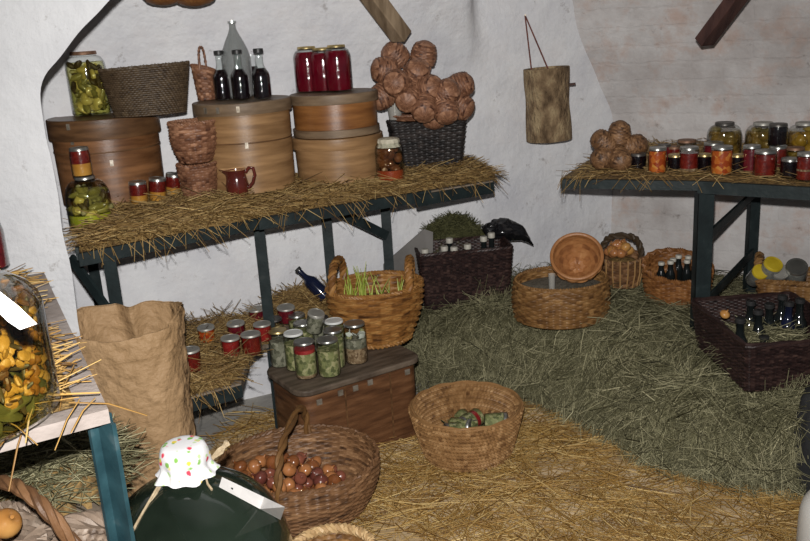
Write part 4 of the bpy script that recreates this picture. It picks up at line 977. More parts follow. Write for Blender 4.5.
# ================================================================== TRUNK
tz = .352; ta = math.atan2(.28, .44); tL, tW = .535, .315
FL = Vector((-.405, 2.83, 0)); ux = Vector((math.cos(ta), math.sin(ta), 0)); uy = Vector((-math.sin(ta), math.cos(ta), 0))
tc = FL+ux*tL/2+uy*tW/2; t = empty('trunk', tc, 'brown wooden trunk with rounded corners carrying herb jars and basket', 'trunk', rot=(0,0,ta))
ol = lambda a, b, r, n=64: [(float(x), float(y)) for x, y in zip(*rrect(a, b, r)(np.arange(n)/n))]
m = MB(); m.prism(ol(tL/2-.010, tW/2-.010, .05), .0, tz-.022); tb0 = m.build('trunk_body', 'trunk', t, bevel=.003)
m = MB(); m.prism(ol(tL/2+.006, tW/2+.006, .06), tz-.024, tz); m.build('trunk_lid', 'trunk_top', t, bevel=.006)
m = MB(); m.prism(ol(tL/2, tW/2, .055), .0, .045); m.build('plinth', 'trunk', t, bevel=.004)
for x, z in ((-.10, tz-.05), (-.035, tz-.05), (.03, tz-.045), (.20, tz-.05), (-.19, tz-.06)):
    m = MB(); m.box((x, -tW/2+.008, z), (.022, .006, .022)); m.build('tin_plate', 'tin', tb0, smooth=False, bevel=.001)
for x in (-.08, .12):
    m = MB(); m.box((x, -tW/2+.0095, tz*.52), (.006, .003, tz*.8)); m.build('seam_strip', 'band_dark', tb0, smooth=False)
# herb jars on the trunk
jz = tz+.001
def hj(px, py, w, hpx, mat, lid, lab, z=jz, **kw):
    q = at(px, py, z); R = px2r(q, w); q = behind(q, R); h = zfor((q.x, q.y), py-hpx-3)-z
    return jar(lab+' on the trunk', q, R, h, .86, mat, lid, group='herb jars on the trunk', seg=28, lidh=.009, fillh=kw.pop('fillh', .8), **kw)
leafy = lambda n, r: [('herbs_green', n, r, (1.3,.8,.35), .05, .78, .85)]
hj(307.5, 380.5, 22.5, 37, 'herbs_green', 'lid_steel', 'front jar of green herbs with a red piece under the lid', layers=[(0, .12, 'herbs_brown'), (.12, .70, 'herbs_green'), (.70, .80, 'pepper')])
hj(330.5, 378.5, 23, 37, 'herbs_green', 'lid_steel', 'front right jar of chopped green herbs', fillh=.72)
hj(281.5, 368.5, 20, 36, 'herbs_grey', 'lid_brass', 'front left jar of grey herbs with a brass-coloured lid', fillh=.72)
hj(297, 372, 21, 37, 'herbs_green', 'lid_white', 'jar with a pale domed lid behind the front herb jar', fillh=.7)
hj(336, 370, 21, 38, 'herbs_green', 'lid_steel', 'green herb jar half hidden behind the front right jar')
hj(357.5, 365.5, 23, 40, 'herbs_brown', 'lid_steel', 'rightmost jar of silvery leaves over brown seeds', layers=[(0, .40, 'herbs_brown'), (.40, .62, 'herbs_grey')], chunks=[('leaf_white', 16, .016, (1.2,.8,.18), .38, .75, .92), ('herbs_green', 8, .012, (1,.7,.3), .5, .8, .9)])
hj(277, 356, 19, 35, 'herbs_grey', 'lid_dark', 'jar at the left corner behind the brass-lidded jar', fillh=.6)
hj(306, 361, 20, 36, 'herbs_green', 'lid_steel', 'herb jar in the third row, behind the pale-lidded jar')
hj(337, 359, 20, 36, 'herbs_green', 'lid_white', 'herb jar with a plain white lid in the third row')
hj(323, 353, 19, 33, 'herbs_grey', 'lid_dark', 'dark-lidded herb jar at the back near the big basket')
hj(300, 350, 18, 33, 'herbs_green', 'lid_steel', 'herb jar farthest back in the middle of the group')
# big two-handled basket with sprouts
q = at(379, 347, tz); q = behind(q, .10)
wq = px2r(q, 95); Hq = .235
ob = lambda a, b: ellipse(a, b)
t = basket('big golden willow basket with two rope handles and green shoots on the trunk', q+Vector((-.0,-.0,.002)), ellipse(wq*.98, wq*.86), Hq, lambda s: .70+.32*math.sin(min(1, s*1.1)*PI/2), 19, 26, 'wick_gold', rim=3, rimR=.010, amp=.0075, thick=.009, seed=31, rot=.3, turns=26, base=True, k=5)
for sgn, w2 in ((-1, 1.0), (1, 1.0)):
    a1, a2 = (math.radians(118), math.radians(196)) if sgn < 0 else (math.radians(-58), math.radians(22))
    P1 = Vector((wq*.98*math.cos(a1), wq*.86*math.sin(a1), Hq)); P2 = Vector((wq*.98*math.cos(a2), wq*.86*math.sin(a2), Hq))
    m = MB(); m.twist(arch(P1, P2, 'x' if False else (.105 if sgn < 0 else .09), 26, lean=(0,0,0)), .017, 3, 5, n=8); m.build('handle', 'wick_gold', t)
m = MB(); m.lathe([(wq*.1, Hq*.60), (wq*.82, Hq*.60), (wq*.84, Hq*.66), (wq*.5, Hq*.72), (.01, Hq*.70)], 32); V = m.V; m.V = [(x+q.x, y*.88+q.y, z+q.z) for x, y, z in V]
tag(m.build('soil', 'straw_bed'), 'straw litter the green shoots grow from in the two-handled basket', 'straw', kind='stuff')
# sprouts
SPC = []
for i in range(54):
    a = R_.uniform(0, 2*PI); r_ = wq*.68*math.sqrt(R_.random()); x, y = r_*math.cos(a), r_*math.sin(a)*.85
    SPC.append((x, y))
gsp = 'green shoots in the two-handled basket'
for i, (x, y) in enumerate(SPC[:34]):
    h = R_.uniform(.07, .16); lx, ly = R_.uniform(-.03,.03), R_.uniform(-.03,.03); m = MB()
    m.tube([(0,0,0), (lx*.3, ly*.3, h*.5), (lx, ly, h)], [.0028, .0024, .0008], 6, t=R_.random())
    if i % 2: m.tube([(0.002,0,0), (-lx*.4, ly*.5, h*.4), (-lx*1.3, ly*1.2, h*.8)], [.0024, .002, .0007], 6, t=R_.random())
    o = m.build('sprout', 'sprout'); o.location = (q.x+x, q.y+y, q.z+Hq*.69); tag(o, 'yellow-green shoot among those growing in the two-handled basket', 'sprout', gsp)
# straw heap and bottle behind it
bp = at(326, 297, .52); t = bottle('dark bottle with black cap lying on straw left of the two-handled basket', bp, .03, .17, 'blue_bottle', 'black_cap', rot=(math.radians(-8), math.radians(-42), 0), sh_=.5)
tuft('straw', 'straw heaped against the wall behind the dark lying bottle', (-.43, 3.50, ZL), .20, .16, .10, 700, 'straw', 'straw_bed', .05, .2, .0015, .4, 'straw', rot=.4)

# ================================================================== ONION BASKET
oc = at(298, 458, .215); oc.z = 0; ra = px2r((oc.x, oc.y, .215), 158); rb = ra*.88
oout = ellipse(ra, rb); Ho = .215
t = basket('large brown oval basket with a hoop handle full of copper onions', oc+Vector((0,0,.028)), oout, Ho-.028, lambda s: .80+.22*math.sin(s*PI*.58), 22, 52, 'wick_brown', rim=2, rimR=.010, amp=.0045, thick=.008, seed=41, turns=60, k=4)
m = MB(); hp = arch((-.035, -rb*.99, Ho-.05), (.01, rb*.97, Ho-.05), .15, 30, sq=.6); m.twist(hp, .013, 2, 4, n=8); m.build('handle', 'wick_tan', t)
def onion_mb(r, big=True):
    m = MB(); prof = [(.05,-.92),(.35,-.88),(.72,-.66),(.95,-.3),(1,.0),(.93,.35),(.70,.64),(.40,.84),(.18,1.02),(.10,1.25),(.13,1.42),(.03,1.44)]
    m.lathe([(a*r, b*r*.88) for a, b in prof], 18, t=R_.random()); return m
def onion(label, loc, r, mat, group, rot, protos={}):
    key = (mat, round(r*250))
    if key not in protos: o = onion_mb(r).build('onion', mat); protos[key] = o
    else: o = protos[key].copy(); COL.objects.link(o)
    o.location = loc; o.rotation_euler = rot; tag(o, label, 'onion', group); return o
def pile(cx, cy, z0, inside, top, r, label, group, mats, n=400, cap=120):
    P = []
    for i in range(n*8):
        x, y = R_.uniform(-.3,.3), R_.uniform(-.3,.3)
        if not inside(x, y): continue
        # drop: lowest free height
        z = z0+r
        for (a, b, c, d) in P:
            dd = (a-x)**2+(b-y)**2; s = (d+r)*.96
            if dd < s*s: z = max(z, c+math.sqrt(s*s-dd))
        if z+r > z0+top(x, y): continue
        P.append((x, y, z, r*R_.uniform(.85,1.1)))
        if len(P) >= cap: break
    for (x, y, z, rr) in P:
        onion(label, (cx+x, cy+y, z), rr, R_.choice(mats), group, (R_.uniform(-1.2,1.2), R_.uniform(-1.2,1.2), R_.uniform(0,6)))
pile(oc.x, oc.y, .045, lambda x, y: (x/(ra*.82))**2+(y/(rb*.80))**2 < 1, lambda x, y: .175-.13*max(0,(x-.0))/.2-.07*max(0, y/.2), .026, 'onion heaped in the large hoop-handled oval basket', 'onions in the large oval basket', ['onion', 'onion', 'onion_red'], 500, 190)

# ================================================================== COILED BASKET
cc = at(466, 409, .20); cc.z = .018; rc = px2r((cc.x, cc.y, .2), 112); Hc = .20
basket('round coiled rush basket holding jars, standing on the straw floor', cc, ellipse(rc, rc), Hc, lambda s: .74+.26*s**.85, 13, 84, 'coil', rim=2, rimR=.0075, amp=.0095, thick=.010, seed=51, coil=True, turns=90, k=4, name='coiled_basket')
for (dx, dy, dz, rx, rz, lab) in ((-.06, .0, .115, 84, 60, 'leftmost jar lying'), (-.02, .05, .13, 100, 30, 'jar with a shining lid lying'), (.05, .03, .135, 96, -50, 'topmost jar lying, with a red piece,'), (.07, .0, .12, 84, 80, 'rightmost jar lying'), (.0, -.04, .11, 84, -80, 'frontmost jar lying')):
    jar(lab+' in the coiled basket, filled with green herbs', cc+Vector((dx, dy, dz)), .036, .088, .88, 'herbs_green', 'lid_steel', rot=(math.radians(rx), 0, math.radians(rz)), glass='glass', layers=[(0,.25,'herbs_green'),(.25,.45,'pepper' if 'red' in lab else 'herbs_green'),(.45,.85,'herbs_green')])
tuft('dried_herbs', 'dry herbs filling the bottom of the coiled basket', (cc.x, cc.y, .03), .13, .13, .10, 700, 'herb', 'herb', .03, .09, .0016, .4, 'herbs')

# ================================================================== HAY BANK ITEMS
# dark crate at the back
k0 = at(466, 307, .375); kw_ = px2r(k0, 94); kd = .115; kr = .10
kc = Vector((k0.x+.0, k0.y+kd+.005, .37)); kh = zfor((k0.x, k0.y), 252)-.37
ks = lambda s: .94+.10*s
t = basket('dark purplish rectangular wicker crate of stoppered bottles against the white wall', kc, rrect(kw_*.97, kd, .02), kh, ks, 34, 90, 'wick_dark', rim=3, rimR=.008, amp=.003, thick=.008, rot=kr, k=3, seed=61, turns=70, name='wicker_crate', cat='crate')
cr_, sr_ = math.cos(kr), math.sin(kr)
for i, px in enumerate((425, 447, 441, 455, 456, 472, 492, 502)):
    ddx = (px-466)/94*2*kw_*.93; ddy = (-.02, .0, -.055, .055, -.04, -.015, .03, .055)[i]
    hb_ = kh+(.0, .0, -.012, .022, .004, .004, .022, .03)[i]
    bottle('pale-stoppered bottle standing in the dark crate against the white wall', kc+Vector((ddx*cr_-ddy*sr_, ddx*sr_+ddy*cr_, .012)), .030, hb_-.012, 'dark_bottle', 'pale_stopper', group='bottles in the back crate', neck=.42, sh_=.5)
hq_ = Vector((kc.x-.035, kc.y+kd+.10, .60)); 
tuft('dried_herbs', 'heap of dried dark green herbs behind the purplish crate', (kc.x-.03, kc.y+.20, kc.z), .24, .115, kh+.085, 3400, 'herb', 'herb', .03, .10, .0013, .6, 'herbs', rot=.25)
# black polythene bag
q = at(508, 238, kc.z+kh+.0); q = Vector((q.x, q.y, kc.z+kh+.012)); m = MB()
V = []; n = 40; rings = 26
for j in range(rings):
    th = PI*j/(rings-1)
    for i in range(n):
        a = 2*PI*i/n; p = Vector((math.sin(th)*math.cos(a), math.sin(th)*math.sin(a), math.cos(th)))
        s = 1+.35*noise.noise(p*1.6+Vector((4,2,9)))+.22*abs(noise.noise(p*4))+.08*noise.noise(p*10)
        x, y, z = p.x*.105*s, p.y*.06*s, p.z*.045*s
        if x > 0: z -= x*x*4.5; 
        else: z += .012
        V.append((x, y, z))
m.V = V; m.T = [.5]*len(V); m.Fc = [(j*n+i, (j+1)*n+i, (j+1)*n+(i+1)%n, j*n+(i+1)%n) for j in range(rings-1) for i in range(n)]
o = m.build('plastic_bag', 'bag_black', ang=70); o.location = q+Vector((.0,.06,.012)); o.rotation_euler = (0, 0, .35); tag(o, 'crumpled black plastic bag draped over the corner of the purplish crate', 'bag')
# grey board leaning left of the crate
P = [at(386, 262, .58), at(424, 229, .74), at(440, 232, .74), at(440, 300, .40), at(392, 300, .40)]
yb = 3.66; P = [CAM+(ray(*pp)*((yb+dy)/ray(*pp).y)) for pp, dy in (((384, 264), .0), ((424, 229), .10), ((433, 232), .10), ((433, 305), .0), ((386, 305), -.02))]
nn = (P[1]-P[0]).cross(P[3]-P[0]).normalized()*.014
m = MB(); V = P+[p_+nn for p_ in P]; m.add(V, [(4,3,2,1,0), (5,6,7,8,9)]+[(i, (i+1)%5, (i+1)%5+5, i+5) for i in range(5)]); tag(m.build('board', 'grey_board', smooth=False), 'grey board leaning against the wall between the gold basket and purplish crate', 'board')
# big round basket with birch bowl
vb = .362; vq = at(561, 330, vb); vr = px2r(vq, 97)*1.03; vq = behind(vq, vr*.88); Hv = zfor((behind(vq, -vr).x, behind(vq, -vr).y), 293)-vb
basket('wide round willow basket of grey chaff on the hay by the corner', vq, ellipse(vr, vr*.90), Hv, lambda s: .96+.05*math.sin(s*PI), 15, 46, 'wick_tan', rim=2, rimR=.008, amp=.0045, thick=.008, seed=71, turns=50, rot=.1)
m = MB(); m.lathe([(.01, 0), (vr*.93, 0), (vr*.94, Hv*.70), (vr*.5, Hv*.76), (.01, Hv*.78)], 48, jit=lambda a, z: 1+.01*math.sin(5*a)); o = m.build('chaff', 'chaff'); o.location = vq+Vector((0,0,.012)); o.scale = (.96,.86,.98); tag(o, 'grey chaff filling the wide round willow basket', 'chaff', kind='stuff')
q = at(551, 296, vb+Hv*.76); m = MB(); a = at(552, 294, vb+Hv*.8); m.lathe_open([(.011, 0), (.012, .002), (.0145, .10), (.015, .102)], 20); o = m.build('glass_tube', 'plastic_clear'); o.location = a+Vector((0,0,-.015)); tag(o, 'narrow clear glass standing in the chaff, left of the bark bowl', 'glass')
# birch bark bowl, tilted
bc_ = at(577, 262, vb+Hv+.065); Rb = px2r(bc_, 50)
q_ = (Vector((-.18, -.80, .55))).normalized().to_track_quat('Z', 'Y')
wv = weave(ellipse(Rb, Rb*.95), Rb*1.35, lambda s: .22+.80*math.sin(min(1,s*1.18)*PI/2)**.8-.20*max(0, s-.72), 8, 14, .0035, .005, 6, False, 81)
t = empty('bark_basket', bc_-q_@Vector((0,0,Rb*.62)), 'orange plaited birch-bark basket tilted open on the wide round basket', 'basket'); t.rotation_mode = 'QUATERNION'; t.rotation_quaternion = q_
wv.build('basket_body', 'bark', t, ang=30)
m = MB(); m.tube(loop(ellipse(Rb, Rb*.95), .97, Rb*1.35, n=64), .008, 8, True); m.build('rim', 'bark', t)
# basket with dark hoop and onions in the corner
hz0 = .365; q = at(621, 291, hz0); rr = px2r(q, 41); q = behind(q, rr)
Hh = zfor((behind(q,-rr).x, behind(q,-rr).y), 262)-hz0
t = basket('tall-backed dark hoop basket of copper onions in the corner', q, ellipse(rr, rr*.85), Hh, lambda s: .85+.15*s, 10, 18, 'wick_brown', rim=2, rimR=.008, amp=.005, thick=.007, seed=91, turns=24, rot=-.3, sag=lambda u: .10*np.sin(2*PI*u))
m = MB(); m.twist(arch((-rr*.95, .0, Hh*.9), (rr*.95, .0, Hh*.9), .115, 26, sq=.6), .015, 2, 5, n=8); m.build('handle', 'rush_dark', t)
m = MB(); 
for i in range(9):
    u = .02+.058*i; x, y = ellipse(rr, rr*.85)(np.array([u])); m.tube([(float(x[0])*.86, float(y[0])*.86, 0.004), (float(x[0])*1.02, float(y[0])*1.02, Hh*.5), (float(x[0])*1.03, float(y[0])*1.03, Hh)], .004, 6, t=.95)
m.V = [(x, -y, z) for x, y, z in m.V]; m.Fc = [f[::-1] for f in m.Fc]; m.build('stake', 'wick_tan', t)
for i in range(16):
    a = R_.uniform(0, 2*PI); r_ = rr*.66*math.sqrt(i/15); z = Hh-.012+.055*(1-(r_/(rr*.72))**2)+(.02 if math.sin(a) > 0 else 0)
    onion('copper onion heaped in the dark hoop basket in the corner', q+Vector((r_*math.cos(a*1.0+i*2.4), r_*math.sin(i*2.4+a)*.8, z)), .026, R_.choice(['onion','onion','onion_pale']), 'onions in the corner basket', (R_.uniform(-1,1), R_.uniform(-1,1), 0))
m = MB(); m.lathe([(.01,.01),(rr*.80,.012),(rr*.86,Hh*.80),(rr*.5,Hh*.95),(.01,Hh)], 24); o = m.build('straw', 'straw_bed'); o.location = q; o.scale = (1,.84,1); tag(o, 'straw under the onions in the dark hoop basket', 'straw', kind='stuff')
# round basket of bottles
rz0 = .345; q = at(676, 309, rz0); rr = px2r(q, 64)*1.03; q = behind(q, rr); Hr = zfor((behind(q,-rr).x, behind(q,-rr).y), 283)-rz0
basket('round orange-brown basket of small bottles behind the right shelf post', q, ellipse(rr, rr), Hr, lambda s: .90+.14*math.sin(s*PI*.6), 14, 40, 'wick_orange', rim=2, rimR=.013, amp=.0045, thick=.008, seed=101, turns=40, sag=lambda u: .30*(np.sin(2*PI*u)+1))
for i, (px, w, mat, lab) in enumerate(((661, 0, 'dark_bottle', 'leftmost dark'), (668, -.03, 'dark_bottle', 'second dark'), (674, .02, 'amber_bottle', 'brown, third from the left'), (681, .04, 'dark_bottle', 'dark, in the middle at the back'), (685, -.02, 'dark_bottle', 'dark, in the middle at the front'), (690, .03, 'amber_bottle', 'brown, near the post'), (695, .0, 'dark_bottle', 'dark, nearest the post'))):
    dx = (px-677)/64*2*rr
    if abs(dx) > rr*.72: dx = math.copysign(rr*.72, dx)
    bottle(lab+' small bottle in the round orange-brown basket', q+Vector((dx, w, .012)), .021, Hr+.045+abs(w)*.4, mat, 'pale_stopper', group='small bottles in the round basket', neck=.5, sh_=.62)
# rectangular basket at right with yellow lids
t0 = at(785, 292, .40); t0 = Vector((1.735, 3.50, .305)); tr = math.atan(WR)*.8
t = basket('rectangular tan basket of lying jars against the right wall', t0, rrect(.20, .12, .03), .155, lambda s: .92+.08*s, 12, 40, 'wick_tan', rim=3, rimR=.012, amp=.004, thick=.008, seed=111, rot=tr, turns=60)
m = MB(); m.twist(arch((-.195, -.085, .155), (-.195, .085, .155), .075, 20), .018, 3, 4, n=8); m.build('handle', 'wick_tan', t)
for (px, py, rr_, mat, rx, rz, lab) in ((774, 263, .040, 'lid_yellow', 35, 10, 'jar with a bright yellow lid, upper one'), (761, 271, .034, 'lid_yellow', 50, 0, 'jar with a yellow lid at the left handle'), (781, 271, .036, 'lid_grey', 50, 0, 'grey-lidded jar below the yellow lid'), (797, 266, .045, 'lid_steel', 38, -20, 'wide jar with a shiny steel lid')):
    q = at(px, py, .52); kk = (t0.y-.02+(px-780)/30*-.03)/q.y; q = CAM+(q-CAM)*kk*.995
    Rm = Euler((math.radians(rx), 0, math.radians(rz))).to_matrix(); hh = .10
    jar(lab+' in the rectangular tan basket', q-Rm@Vector((0,0,hh)), rr_, hh, .92, 'herbs_grey', mat, rot=(math.radians(rx), 0, math.radians(rz)), lidh=.014, glass='glass_old')
# big dark crate of bottles in the right foreground
zt_ = .505; n0 = at(746, 347, zt_); l0 = at(690, 300, zt_); e1 = Vector((l0.x-n0.x, l0.y-n0.y, 0)); e2d = Vector((e1.y, -e1.x, 0)).normalized()
if e2d.x < 0: e2d = -e2d
gL = e1.length; gW = .40; gz = zfor((n0.x, n0.y), 396)
gc = Vector((n0.x, n0.y, 0))+e1*.5+e2d*gW/2; ga = math.atan2(e2d.y, e2d.x); gH = zt_-gz
t = basket('large dark purple-brown wicker crate of bottles bedded in hay at the right', Vector((gc.x, gc.y, gz)), rrect(gW/2, gL/2, .02), gH, lambda s: .90+.10*s, 28, 110, 'wick_dark', rim=3, rimR=.009, amp=.003, thick=.009, seed=121, rot=ga, turns=90, name='wicker_crate', cat='crate', k=3)
gx, gy = Vector((math.cos(ga), math.sin(ga), 0)), Vector((-math.sin(ga), math.cos(ga), 0))
tuft('hay', 'pale hay packed round the bottles in the large right-hand crate', (gc.x, gc.y, gz+.012), gW/2*.84, gL/2*.88, gH*.62, 1500, 'hay', 'hay_bed', .05, .16, .0012, .35, rot=ga)
for i, (px, py, lab) in enumerate(((742, 318, 'leftmost dark bottle'), (750, 302, 'dark bottle second from the left, farther back'), (762, 311, 'dark bottle in the middle'), (771, 303, 'dark bottle behind the middle one'), (782, 296, 'dark bottle farthest back'), (788, 303, 'dark bottle with a blue glint, right of centre'), (763, 336, 'bottle nearest us with only its neck showing'), (809, 299, 'dark bottle cut by the right edge of the photo'))):
    tp = at(px, py, gz+gH+.03 if i != 6 else gz+gH-.04)
    # keep inside
    v = tp-gc; a_, b_ = v.dot(gx), v.dot(gy); a_ = max(-gW/2*.74, min(gW/2*.78, a_)); b_ = max(-gL/2*.80, min(gL/2*.80, b_)); bp = gc+gx*a_+gy*b_
    bottle(lab+' in the large right-hand crate', Vector((bp.x, bp.y, gz+.014)), .029, tp.z-gz-.014, 'blue_bottle' if 'blue' in lab else 'dark_bottle', 'black_cap', group='bottles in the large right-hand crate', neck=.46, sh_=.5, rot=(R_.uniform(-.06,.06), R_.uniform(-.06,.06), 0))
o_ = at(720, 316, zt_-.01); onion('golden onion perched at the left rim of the large right-hand crate', o_+Vector((.03,.03,-.005)), .019, 'onion_pale', None, (.5,.3,0))

# ================================================================== FOREGROUND
# demijohn
dq = at(186, 468, .60); dq = Vector((dq.x, dq.y, 0)); rD = .20
t = empty('demijohn', dq, 'big dark green glass demijohn with a floral cloth cap in the foreground', 'bottle')
m = MB(); prof = [(.17,0),(.21,.02),(.225,.08),(.235,.2),(.238,.30),(.232,.38),(.212,.445),(.175,.500),(.125,.540),(.080,.562),(.052,.572),(.044,.580),(.043,.62),(.048,.625),(.048,.64),(.03,.642)]
pp = catmull(prof, 4); m.lathe(pp, 64); m.build('bottle_body', 'demijohn', t, ang=60)
m = MB(); cp = [(.030,.668),(.048,.664),(.057,.650),(.060,.630),(.058,.612),(.066,.596),(.074,.588)]
cpp = catmull(cp[::-1], 3)
m.lathe(cpp, 64, jit=lambda a, z: 1+(.085*math.sin(a*9+z*40)+.05*math.sin(a*5+1))*max(0, min(1, (.64-z)/.04))+.02*noise.noise((math.cos(a)*3, math.sin(a)*3, z*30))); m.Fc.pop(-2); m.build('cloth_cap', 'floral', t, ang=80)
m = MB(); m.twist([(.052*math.cos(a), .052*math.sin(a), .588) for a in np.linspace(0, 2*PI, 40)[:-1]], .005, 2, 16, True)
m.twist([(-.05,-.02,.588), (-.08,-.075,.548), (-.10,-.115,.52), (-.125,-.15,.478)], .0055, 2, 6); m.twist([(.05,-.02,.588),(.058,-.04,.575),(.07,-.052,.566)], .004, 2, 4)
m.twist([(.04,.04,.588),(.075,.055,.612),(.095,.06,.632)], .009, 2, 3); m.build('string', 'string', t)
m = MB()
def onsh(a, r_):
    zz = np.interp(r_, [.044,.052,.08,.125,.175,.212,.232], [.58,.572,.562,.540,.500,.445,.38]); return Vector((r_*math.cos(a), r_*math.sin(a), zz+.012))
def ondj(px, py):
    d = ray(px, py)
    for i in range(900):
        p_ = CAM+d*(1.2+i*.0015); zz = p_.z; rr_ = math.hypot(p_.x-dq.x, p_.y-dq.y)
        if zz < .60 and rr_ < np.interp(-zz, [-.58,-.572,-.562,-.540,-.500,-.445,-.38,-.2], [.044,.052,.08,.125,.175,.212,.232,.238])+.003: return p_-dq-d*.002
    return CAM+d*2-dq
ta_ = [ondj(222+21*k, 477+10.0*k) for k in range(4)]; tb_ = [ondj(219+20.5*k, 487+11*k) for k in range(4)]
V = [v for ab in zip(ta_, tb_) for v in ab]; V2 = [v+(CAM-dq-v).normalized()*.002 for v in V]
Fq = [(2*i, 2*i+1, 2*i+3, 2*i+2) for i in range(3)]
m.add(V+V2, [f[::-1] for f in Fq]+[tuple(x+8 for x in f) for f in Fq]+[(2*i, 2*i+2, 2*i+10, 2*i+8) for i in range(3)]+[(2*i+3, 2*i+1, 2*i+9, 2*i+11) for i in range(3)]+[(0, 8, 9, 1), (6, 7, 15, 14)])
m.build('paper_tag', 'white_paper', t, smooth=False)
# plaited basket at the bottom edge
pb_ = at(332, 550, .22); pb_.z = .02; rp = px2r((pb_.x, pb_.y, .22), 84)
basket('basket with a pale plaited rim at the bottom edge, right of the demijohn', pb_, ellipse(rp, rp*.95), .20, lambda s: .84+.16*s, 14, 36, 'wick_tan', rim=3, rimR=.014, rim_mat='plait', amp=.004, thick=.008, seed=131, turns=18)
pile(pb_.x, pb_.y, .035, lambda x, y: x*x+y*y < (rp*.66)**2, lambda x, y: .125, .024, 'dark red onion in the plaited-rim basket at the bottom edge', 'onions in the plaited-rim basket', ['onion_red', 'onion'], 120, 40)
# big amber jar on the near shelf
jq = at(-22, 452, ZN+.014); Rj = px2r(jq, 186); jq = behind(jq, Rj*.96); Hj = .262
t = jar('huge jar of amber blossoms and leaves in the left foreground', jq, Rj, Hj, .34, None, 'lid_steel', sh_=.74, seg=48, layers=[(0, .82, 'brine')], chunks=[('flower', 750, .0115, (1,.8,.45), .16, .82, .84), ('olive_leaf', 34, .034, (1.4,.7,.2), .02, .28, .88), ('dill', 150, .012, (1.6,.4,.3), .14, .82, .90)])
m = MB(); d0 = (CAM-jq); az = math.atan2(d0.y, d0.x)
Pt = [at(-8, 281, ZN+Hj*.9), at(14, 296, ZN+Hj*.86), at(38, 326, ZN+Hj*.72), at(16, 329, ZN+Hj*.70), at(-8, 302, ZN+Hj*.76)]
def onto(px, py, ex=.004):                              # ray to jar wall
    d = ray(px, py); best = None
    for i in range(400):
        k = .6+i*.002; p_ = CAM+d*k; zz = p_.z-jq.z; rr_ = math.hypot(p_.x-jq.x, p_.y-jq.y)
        fz = (zz-Hj*.69)/(Hj*.24); lim = Rj+ex if fz < 0 else (Rj+ex)*(.34+.66*math.sqrt(max(0, 1-min(1, fz)**2)))
        if zz < Hj and rr_ < lim: return p_
    return CAM+d*1.2
ta_ = [onto(-10, 288), onto(0, 292), onto(18, 306), onto(37, 324)]; tb_ = [onto(-10, 306), onto(-2, 312), onto(8, 322), onto(20, 330)]
V = []
for a, b in zip(ta_, tb_): V += [a-jq, b-jq]
off = (CAM-jq).normalized()*.003
V2 = [v+off for v in V]; k = len(V)
Fq = [(2*i, 2*i+1, 2*i+3, 2*i+2) for i in range(3)]
m.add(V+V2, [f[::-1] for f in Fq]+[tuple(x+k for x in f) for f in Fq]+[(2*i, 2*i+2, 2*i+2+k, 2*i+k) for i in range(3)]+[(2*i+3, 2*i+1, 2*i+1+k, 2*i+3+k) for i in range(3)]+[(0, k, k+1, 1), (6, 7, 7+k, 6+k)])
m.build('paper_tag', 'white_paper', t, smooth=False)
# small dark jar behind, at left edge
jar('dark purple jar on the near shelf at the left edge behind the straw', at(-9, 268, ZN+.016), .05, .13, .85, 'jam_dark', 'lid_dark')
# baskets under the near shelf
fq = at(-22, 545, .60); fq.z = ZNL+.002; fr_ = .15
t = basket('grey-brown basket with a twisted hoop handle, full of onions, under the near shelf', fq, ellipse(fr_, fr_*.9), .11, lambda s: .85+.15*s, 9, 30, 'wick_grey', rim=3, rimR=.012, amp=.004, thick=.007, seed=141, turns=24)
ha, hb2 = at(14, 478, .70), at(84, 560, .60)
m = MB(); P1 = Vector((-.09, .125, .10)); P2 = Vector((.13, -.07, .10)); m.twist(catmull([tuple(at(*q_)-fq) for q_ in ((-60, 520, .60), (-35, 492, .70), (0, 482, .735), (26, 492, .735), (50, 514, .70), (80, 552, .61))], 5), .014, 3, 3, n=8); m.build('handle', 'wick_brown', t)
pile(fq.x, fq.y, ZNL+.02, lambda x, y: x*x+y*y < (fr_*.70)**2, lambda x, y: .15, .030, 'shiny copper onion in the twisted-handle basket under the near shelf', 'onions under the near shelf', ['onion', 'onion', 'onion_pale', 'onion_red'], 160, 45)
gq = at(76, 545, .60); gq.z = ZNL+.002
basket('grey coiled round basket under the near shelf, left of the green leg', gq, ellipse(.105, .10), .10, lambda s: .88+.12*s, 6, 30, 'wick_grey', rim=4, rimR=.017, amp=.006, thick=.012, seed=151, turns=5, coil=True, name='coiled_basket')
hq2 = at(62, 492, ZNL+.05); tuft('hay', 'dark tangle of cut hay under the near shelf behind the grey basket', (hq2.x-.05, hq2.y+.12, ZNL), .17, .16, .14, 1500, 'hay', 'straw_bed', .06, .22, .0016, .25, rot=.3)
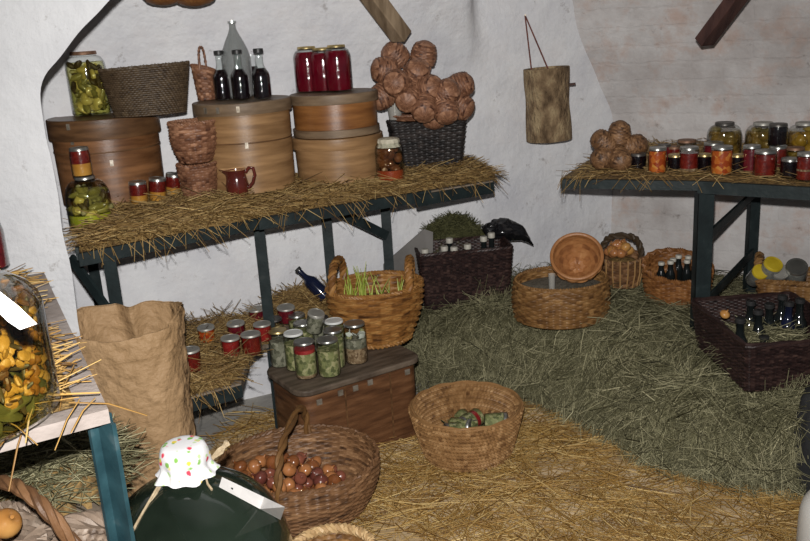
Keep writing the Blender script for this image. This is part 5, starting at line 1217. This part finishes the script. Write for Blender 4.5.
# right edge
wq_ = at(838, 560, .02); wq_.z = .012
t = empty('enamel_can', wq_, 'white enamel can at the lower right edge, mostly out of the photo', 'can')
m = MB(); m.lathe(catmull([(.10,0),(.112,.01),(.115,.08),(.112,.16),(.098,.20),(.075,.225),(.060,.235),(.058,.26),(.066,.268),(.05,.27)], 3), 48); m.build('can_body', 'enamel', t)
m = MB(); m.tube(arch((-.07, 0, .22), (.07, 0, .22), .12, 18), .005, 8); m.build('handle', 'beam_dark', t)
sq_ = at(812, 500, .0); m = MB(); V = []; n = 48; hs = 30
for j in range(hs):
    s = j/(hs-1); z = .40*s; r_ = (.17-.05*s)*(1 if s < .8 else max(0, math.cos((s-.8)/.2*PI/2))**.5+.02)
    for i in range(n):
        a = 2*PI*i/n; p = Vector((math.cos(a)*1.5, math.sin(a)*1.5, z*3)); k = 1+.14*noise.noise(p)+.05*noise.noise(p*3)+.04*math.sin(a*9)*s; V.append((r_*k*math.cos(a), r_*k*math.sin(a)*.8, z))
m.V = V; m.T = [.5]*len(V); m.Fc = [(j*n+i, j*n+(i+1)%n, (j+1)*n+(i+1)%n, (j+1)*n+i) for j in range(hs-1) for i in range(n)]+[tuple(range(n-1,-1,-1)), tuple(range((hs-1)*n, hs*n))]
o = m.build('dark_form', 'dark_matte', ang=80); o.location = (sq_.x+.10, sq_.y+.05, .01); tag(o, 'dark lumpy form on the floor at the right edge below the big crate', 'dark_form')  # lumpy dark form, guessed in where only a dark blur is known

# ================================================================== LIGHT
fl = bpy.data.lights.new('camera_flash', 'SPOT'); fl.energy = 385; fl.spot_size = math.radians(98); fl.spot_blend = .9; fl.shadow_soft_size = .018; fl.color = (1, .97, .94)
flo = bpy.data.objects.new('camera_flash', fl); COL.objects.link(flo)
LM = Matrix((RT, UP, -fw)).transposed().to_4x4(); LM.translation = CAM+UP*.115-RT*.02; flo.matrix_world = LM
w = bpy.data.worlds.new('world'); scene.world = w; w.use_nodes = True; w.node_tree.nodes['Background'].inputs[0].default_value = (.82, .9, 1, 1); w.node_tree.nodes['Background'].inputs[1].default_value = .10
scene.view_settings.view_transform = 'Standard'; scene.view_settings.look = 'None'; scene.view_settings.exposure = 0; scene.view_settings.gamma = 1; scene.view_settings.use_curve_mapping = False
scene.cycles.max_bounces = 10; scene.cycles.transparent_max_bounces = 24; scene.cycles.use_denoising = True
